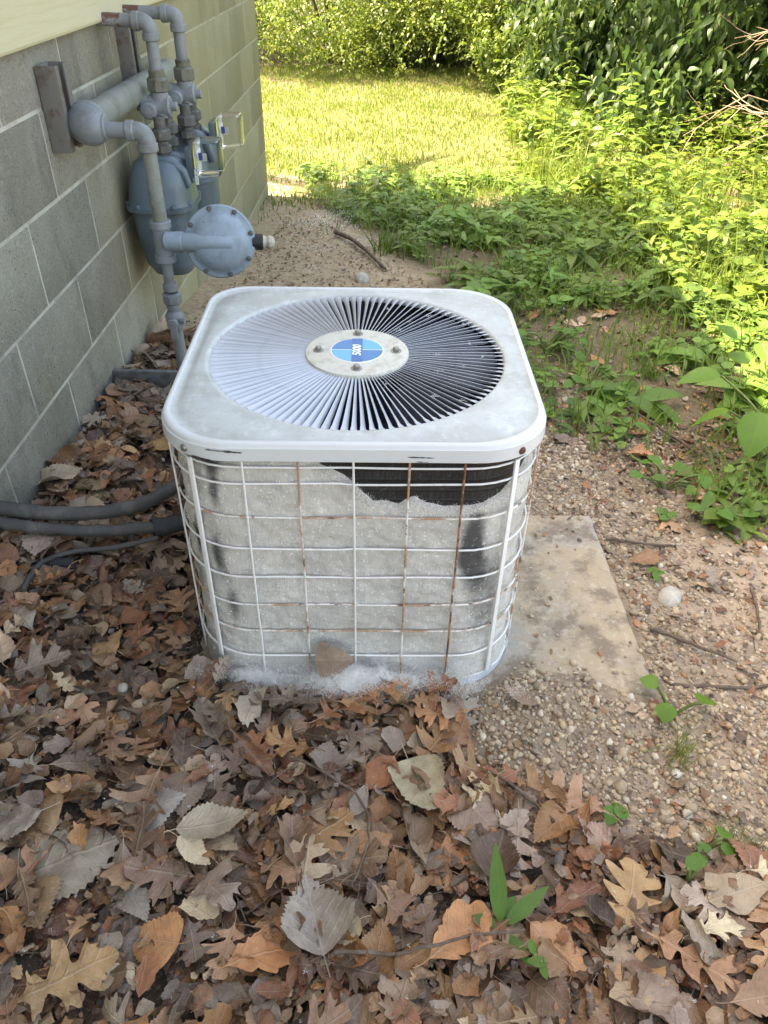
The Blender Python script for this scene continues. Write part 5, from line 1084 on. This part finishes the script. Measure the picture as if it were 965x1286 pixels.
# dead twigs reaching in from the right
def dead_branch(loc, lab, seed, direction):
    r = np.random.default_rng(seed); t = thing('dead_branch', lab, 'branch', loc, 0, 'bare twigs at the right edge'); 
    def grow(p, d, L, rad, lvl, m):
        pts = [p]
        for k in range(5): d = (d + Vector(r.normal(0, .16, 3))).normalized(); pts.append(pts[-1] + d * L / 5)
        m.tube(pts, [rad * (1 - .13 * i) for i in range(6)], 6)
        if lvl:
            for k in range(4 if lvl > 1 else 3): grow(pts[2 + k % 4], (d + Vector(r.normal(0, .62, 3))).normalized(), L * .55, rad * .55, lvl - 1, m)
    for k in range(3): m = MB(); grow(Vector((0, .1 * k, .05 * k)), (Vector(direction) + Vector(r.normal(0, .22, 3))).normalized(), .75, .0085, 2, m); m.build('twig', MT['deadwood'], t)
dead_branch((2.75, 4.9, .05), 'pale bare dead branches reaching in at the right edge above the weeds', 3, (-.75, -.1, .55)); dead_branch((2.9, 4.6, .45), 'upper bare dead branches near the top right corner', 8, (-.8, .1, .25))

# broadleaf plant at the right edge, each leaf its own part
def big_leaf_mesh(asp, fold=.18, droop=.25): v, f, u = leaf_tpl(asp, 12, fold, droop, .42); return v, f, u
def leafy_plant(name, lab, cat, loc, leaves, stems, base, mat='greenbig', grp=None):
    t = thing(name, lab, cat, loc, 0, grp)
    for s in stems: MB().tube(smooth_path(s, 5), .0035, 6).build('stem', MT['stem'], t, angle=80)
    for p, az, el, L, asp in leaves:
        v, f, u = big_leaf_mesh(asp, rw.uniform(.08, .22), rw.uniform(.15, .35)); d = np.array([[math.cos(az) * math.cos(el), math.sin(az) * math.cos(el), math.sin(el)]]); R = frames(d, np.array([[0, 0, 1.0]]) + rw.normal(0, .15, (1, 3)))[0]
        col = np.repeat(greens(1, rw, base, .15, .15), len(v), 0); link('leaf', mesh_arrays('leaf', (v * L) @ R.T + np.array(p), f, u, col, mats=[MT[mat]]), t)
    return t
leafy_plant('broadleaf_plant', 'green plant with big oval leaves at the right edge', 'plant', (1.12, 1.95, float(ground_z(1.12, 1.95))),
    [((-.10, .18, .19), 2.9, -.1, .125, .36), ((-.12, .02, .16), 2.6, -.45, .125, .34), ((-.04, .0, .17), 4.3, -.5, .14, .38), ((.02, -.12, .13), 4.2, -.55, .15, .38), ((.0, .16, .25), 1.2, .3, .10, .36), ((.04, .08, .26), .3, .2, .11, .36), ((-.02, .20, .22), 1.9, .2, .09, .36), ((.06, -.04, .22), 5.6, -.2, .13, .38), ((-.06, .24, .28), 2.2, .5, .08, .32)],
    [[(0, 0, 0), (-.02, .02, .10), (-.05, .03, .17), (-.10, .18, .19)], [(0, 0, 0), (.01, .04, .12), (.02, .10, .22), (.0, .2, .29)], [(0, 0, 0), (.02, -.05, .08), (.02, -.12, .13)], [(-.02, .02, .10), (-.12, .02, .16)]], (.115, .25, .035))
def gzz(x, y): return (x, y, float(ground_z(x, y)))
leafy_plant('seedling', 'small seedling with upright tongue-shaped leaves in the bottom right litter', 'plant', (.189, .545, .03), [((0, 0, 0), 1.75, 1.0, .115, .115), ((.005, 0, 0), .55, .5, .09, .13), ((-.005, 0, 0), 2.9, .35, .04, .25), ((.01, -.01, -.005), 5.3, .15, .05, .2), ((0, .01, 0), .9, .2, .045, .2)], [], (.08, .19, .035), grp='seedlings')
def sprig(x, y, lab, n, L, asp=.42, hz=.05, spread=.05, z=None):
    lv_, st_ = [], []
    for i in range(n):
        a = rw.uniform(0, 6.28); r = spread * rw.uniform(.4, 1); p = (r * math.cos(a), r * math.sin(a), hz * rw.uniform(.5, 1)); lv_.append((p, rw.uniform(0, 6.28), rw.uniform(-.3, .3), L * rw.uniform(.8, 1.15), asp)); st_.append([(0, 0, -.01), (p[0] * .5, p[1] * .5, p[2] * .8), p])
    g_ = gzz(x, y); return leafy_plant('seedling', lab, 'plant', (x, y, g_[2] if z is None else z), lv_, st_, (.10, .22, .035), grp='seedlings')
leafy_plant('seedling', 'heart-leaved seedling at the front right corner of the slab', 'plant', gzz(.585, .985), [((-.03, .03, .045), 2.6, .2, .038, .5), ((-.02, -.005, .04), 4.4, -.3, .040, .52), ((.045, -.01, .045), .9, -.25, .045, .48)], [[(0, 0, -.01), (-.02, .02, .03), (-.03, .03, .045)], [(0, 0, -.01), (-.015, 0, .03), (-.02, -.005, .04)], [(0, 0, -.01), (.03, -.005, .035), (.045, -.01, .045)]], (.12, .26, .03), grp='seedlings')
sprig(.425, .755, 'small green sprig just right of the pinkish oak leaf', 3, .038, .42, .03, .02); sprig(.565, .70, 'green sprig with two leaves at the left of the lower grass tuft', 3, .035, .4, .035, .03); sprig(.69, .61, 'green seedling cut by the right edge of the picture', 4, .035); sprig(.50, .625, 'single small green leaf pair above the orange-tan oak leaf', 2, .032, .36, .03, .015, z=.03)
sprig(.655, 1.39, 'lone pale green seedling beside the pale stone', 3, .032, .3, .04, .015); sprig(.90, 1.64, 'green seedling cluster at the upper right of the bare soil', 7, .045, .45, .06, .09); sprig(.80, 1.80, 'loose green weed on the gravel right of the lid', 9, .045, .42, .07, .12); sprig(.74, 1.62, 'small weed on the gravel behind the slab corner', 4, .03, .4, .04, .04); sprig(.70, 2.4, 'leafy weed right of the lid corner', 12, .05, .42, .09, .14); sprig(.62, 2.75, 'leafy weed behind the right corner of the lid', 12, .05, .42, .10, .14); sprig(.24, .50, 'tiny green shoot at the bottom of the right litter', 3, .025, .3, .02, .02, z=.03)
def tuft(x, y, n, h, lab, base, spread=.02, yel=.4, w=.0011, z=None):
    q = np.array([[x, y]]) + rw.normal(0, spread, (n, 2)); V, F, _, Cc = blades(q, rw.uniform(.4, 1, n) * h, w, greens(n, rw, base, .25, yel), rw, 1.1)
    o = link('grass_tuft', mesh_arrays('grass_tuft', V - np.array([x, y, 0]), F, None, Cc, mats=[MT['grass']])); o.location = (x, y, .0 if z is None else z); return tag(o, lab, 'grass', 'grass tufts on the gravel')
tuft(.572, .885, 70, .07, 'yellowish grass tuft on the gravel below the heart-leaved seedling', (.16, .20, .05), .018, .6); tuft(.615, .69, 220, .045, 'fine green grass tuft at the right edge of the gravel', (.12, .20, .05), .028, .3, .0008); tuft(.55, 3.55, 60, .16, 'tall grass clump in front of the weeds behind the lid', (.08, .16, .03), .04, .2, .004); tuft(.02, 4.05, 80, .20, 'bright grass clump beside the long brown stick', (.09, .17, .03), .05, .2, .004); tuft(.95, 2.55, 50, .14, 'small grass clump among the weeds above the broadleaf plant', (.09, .18, .03), .03, .2, .003); tuft(-.55, 5.15, 120, .10, 'low grass clump by the house corner at the shade edge', (.10, .16, .04), .10, .3, .003)
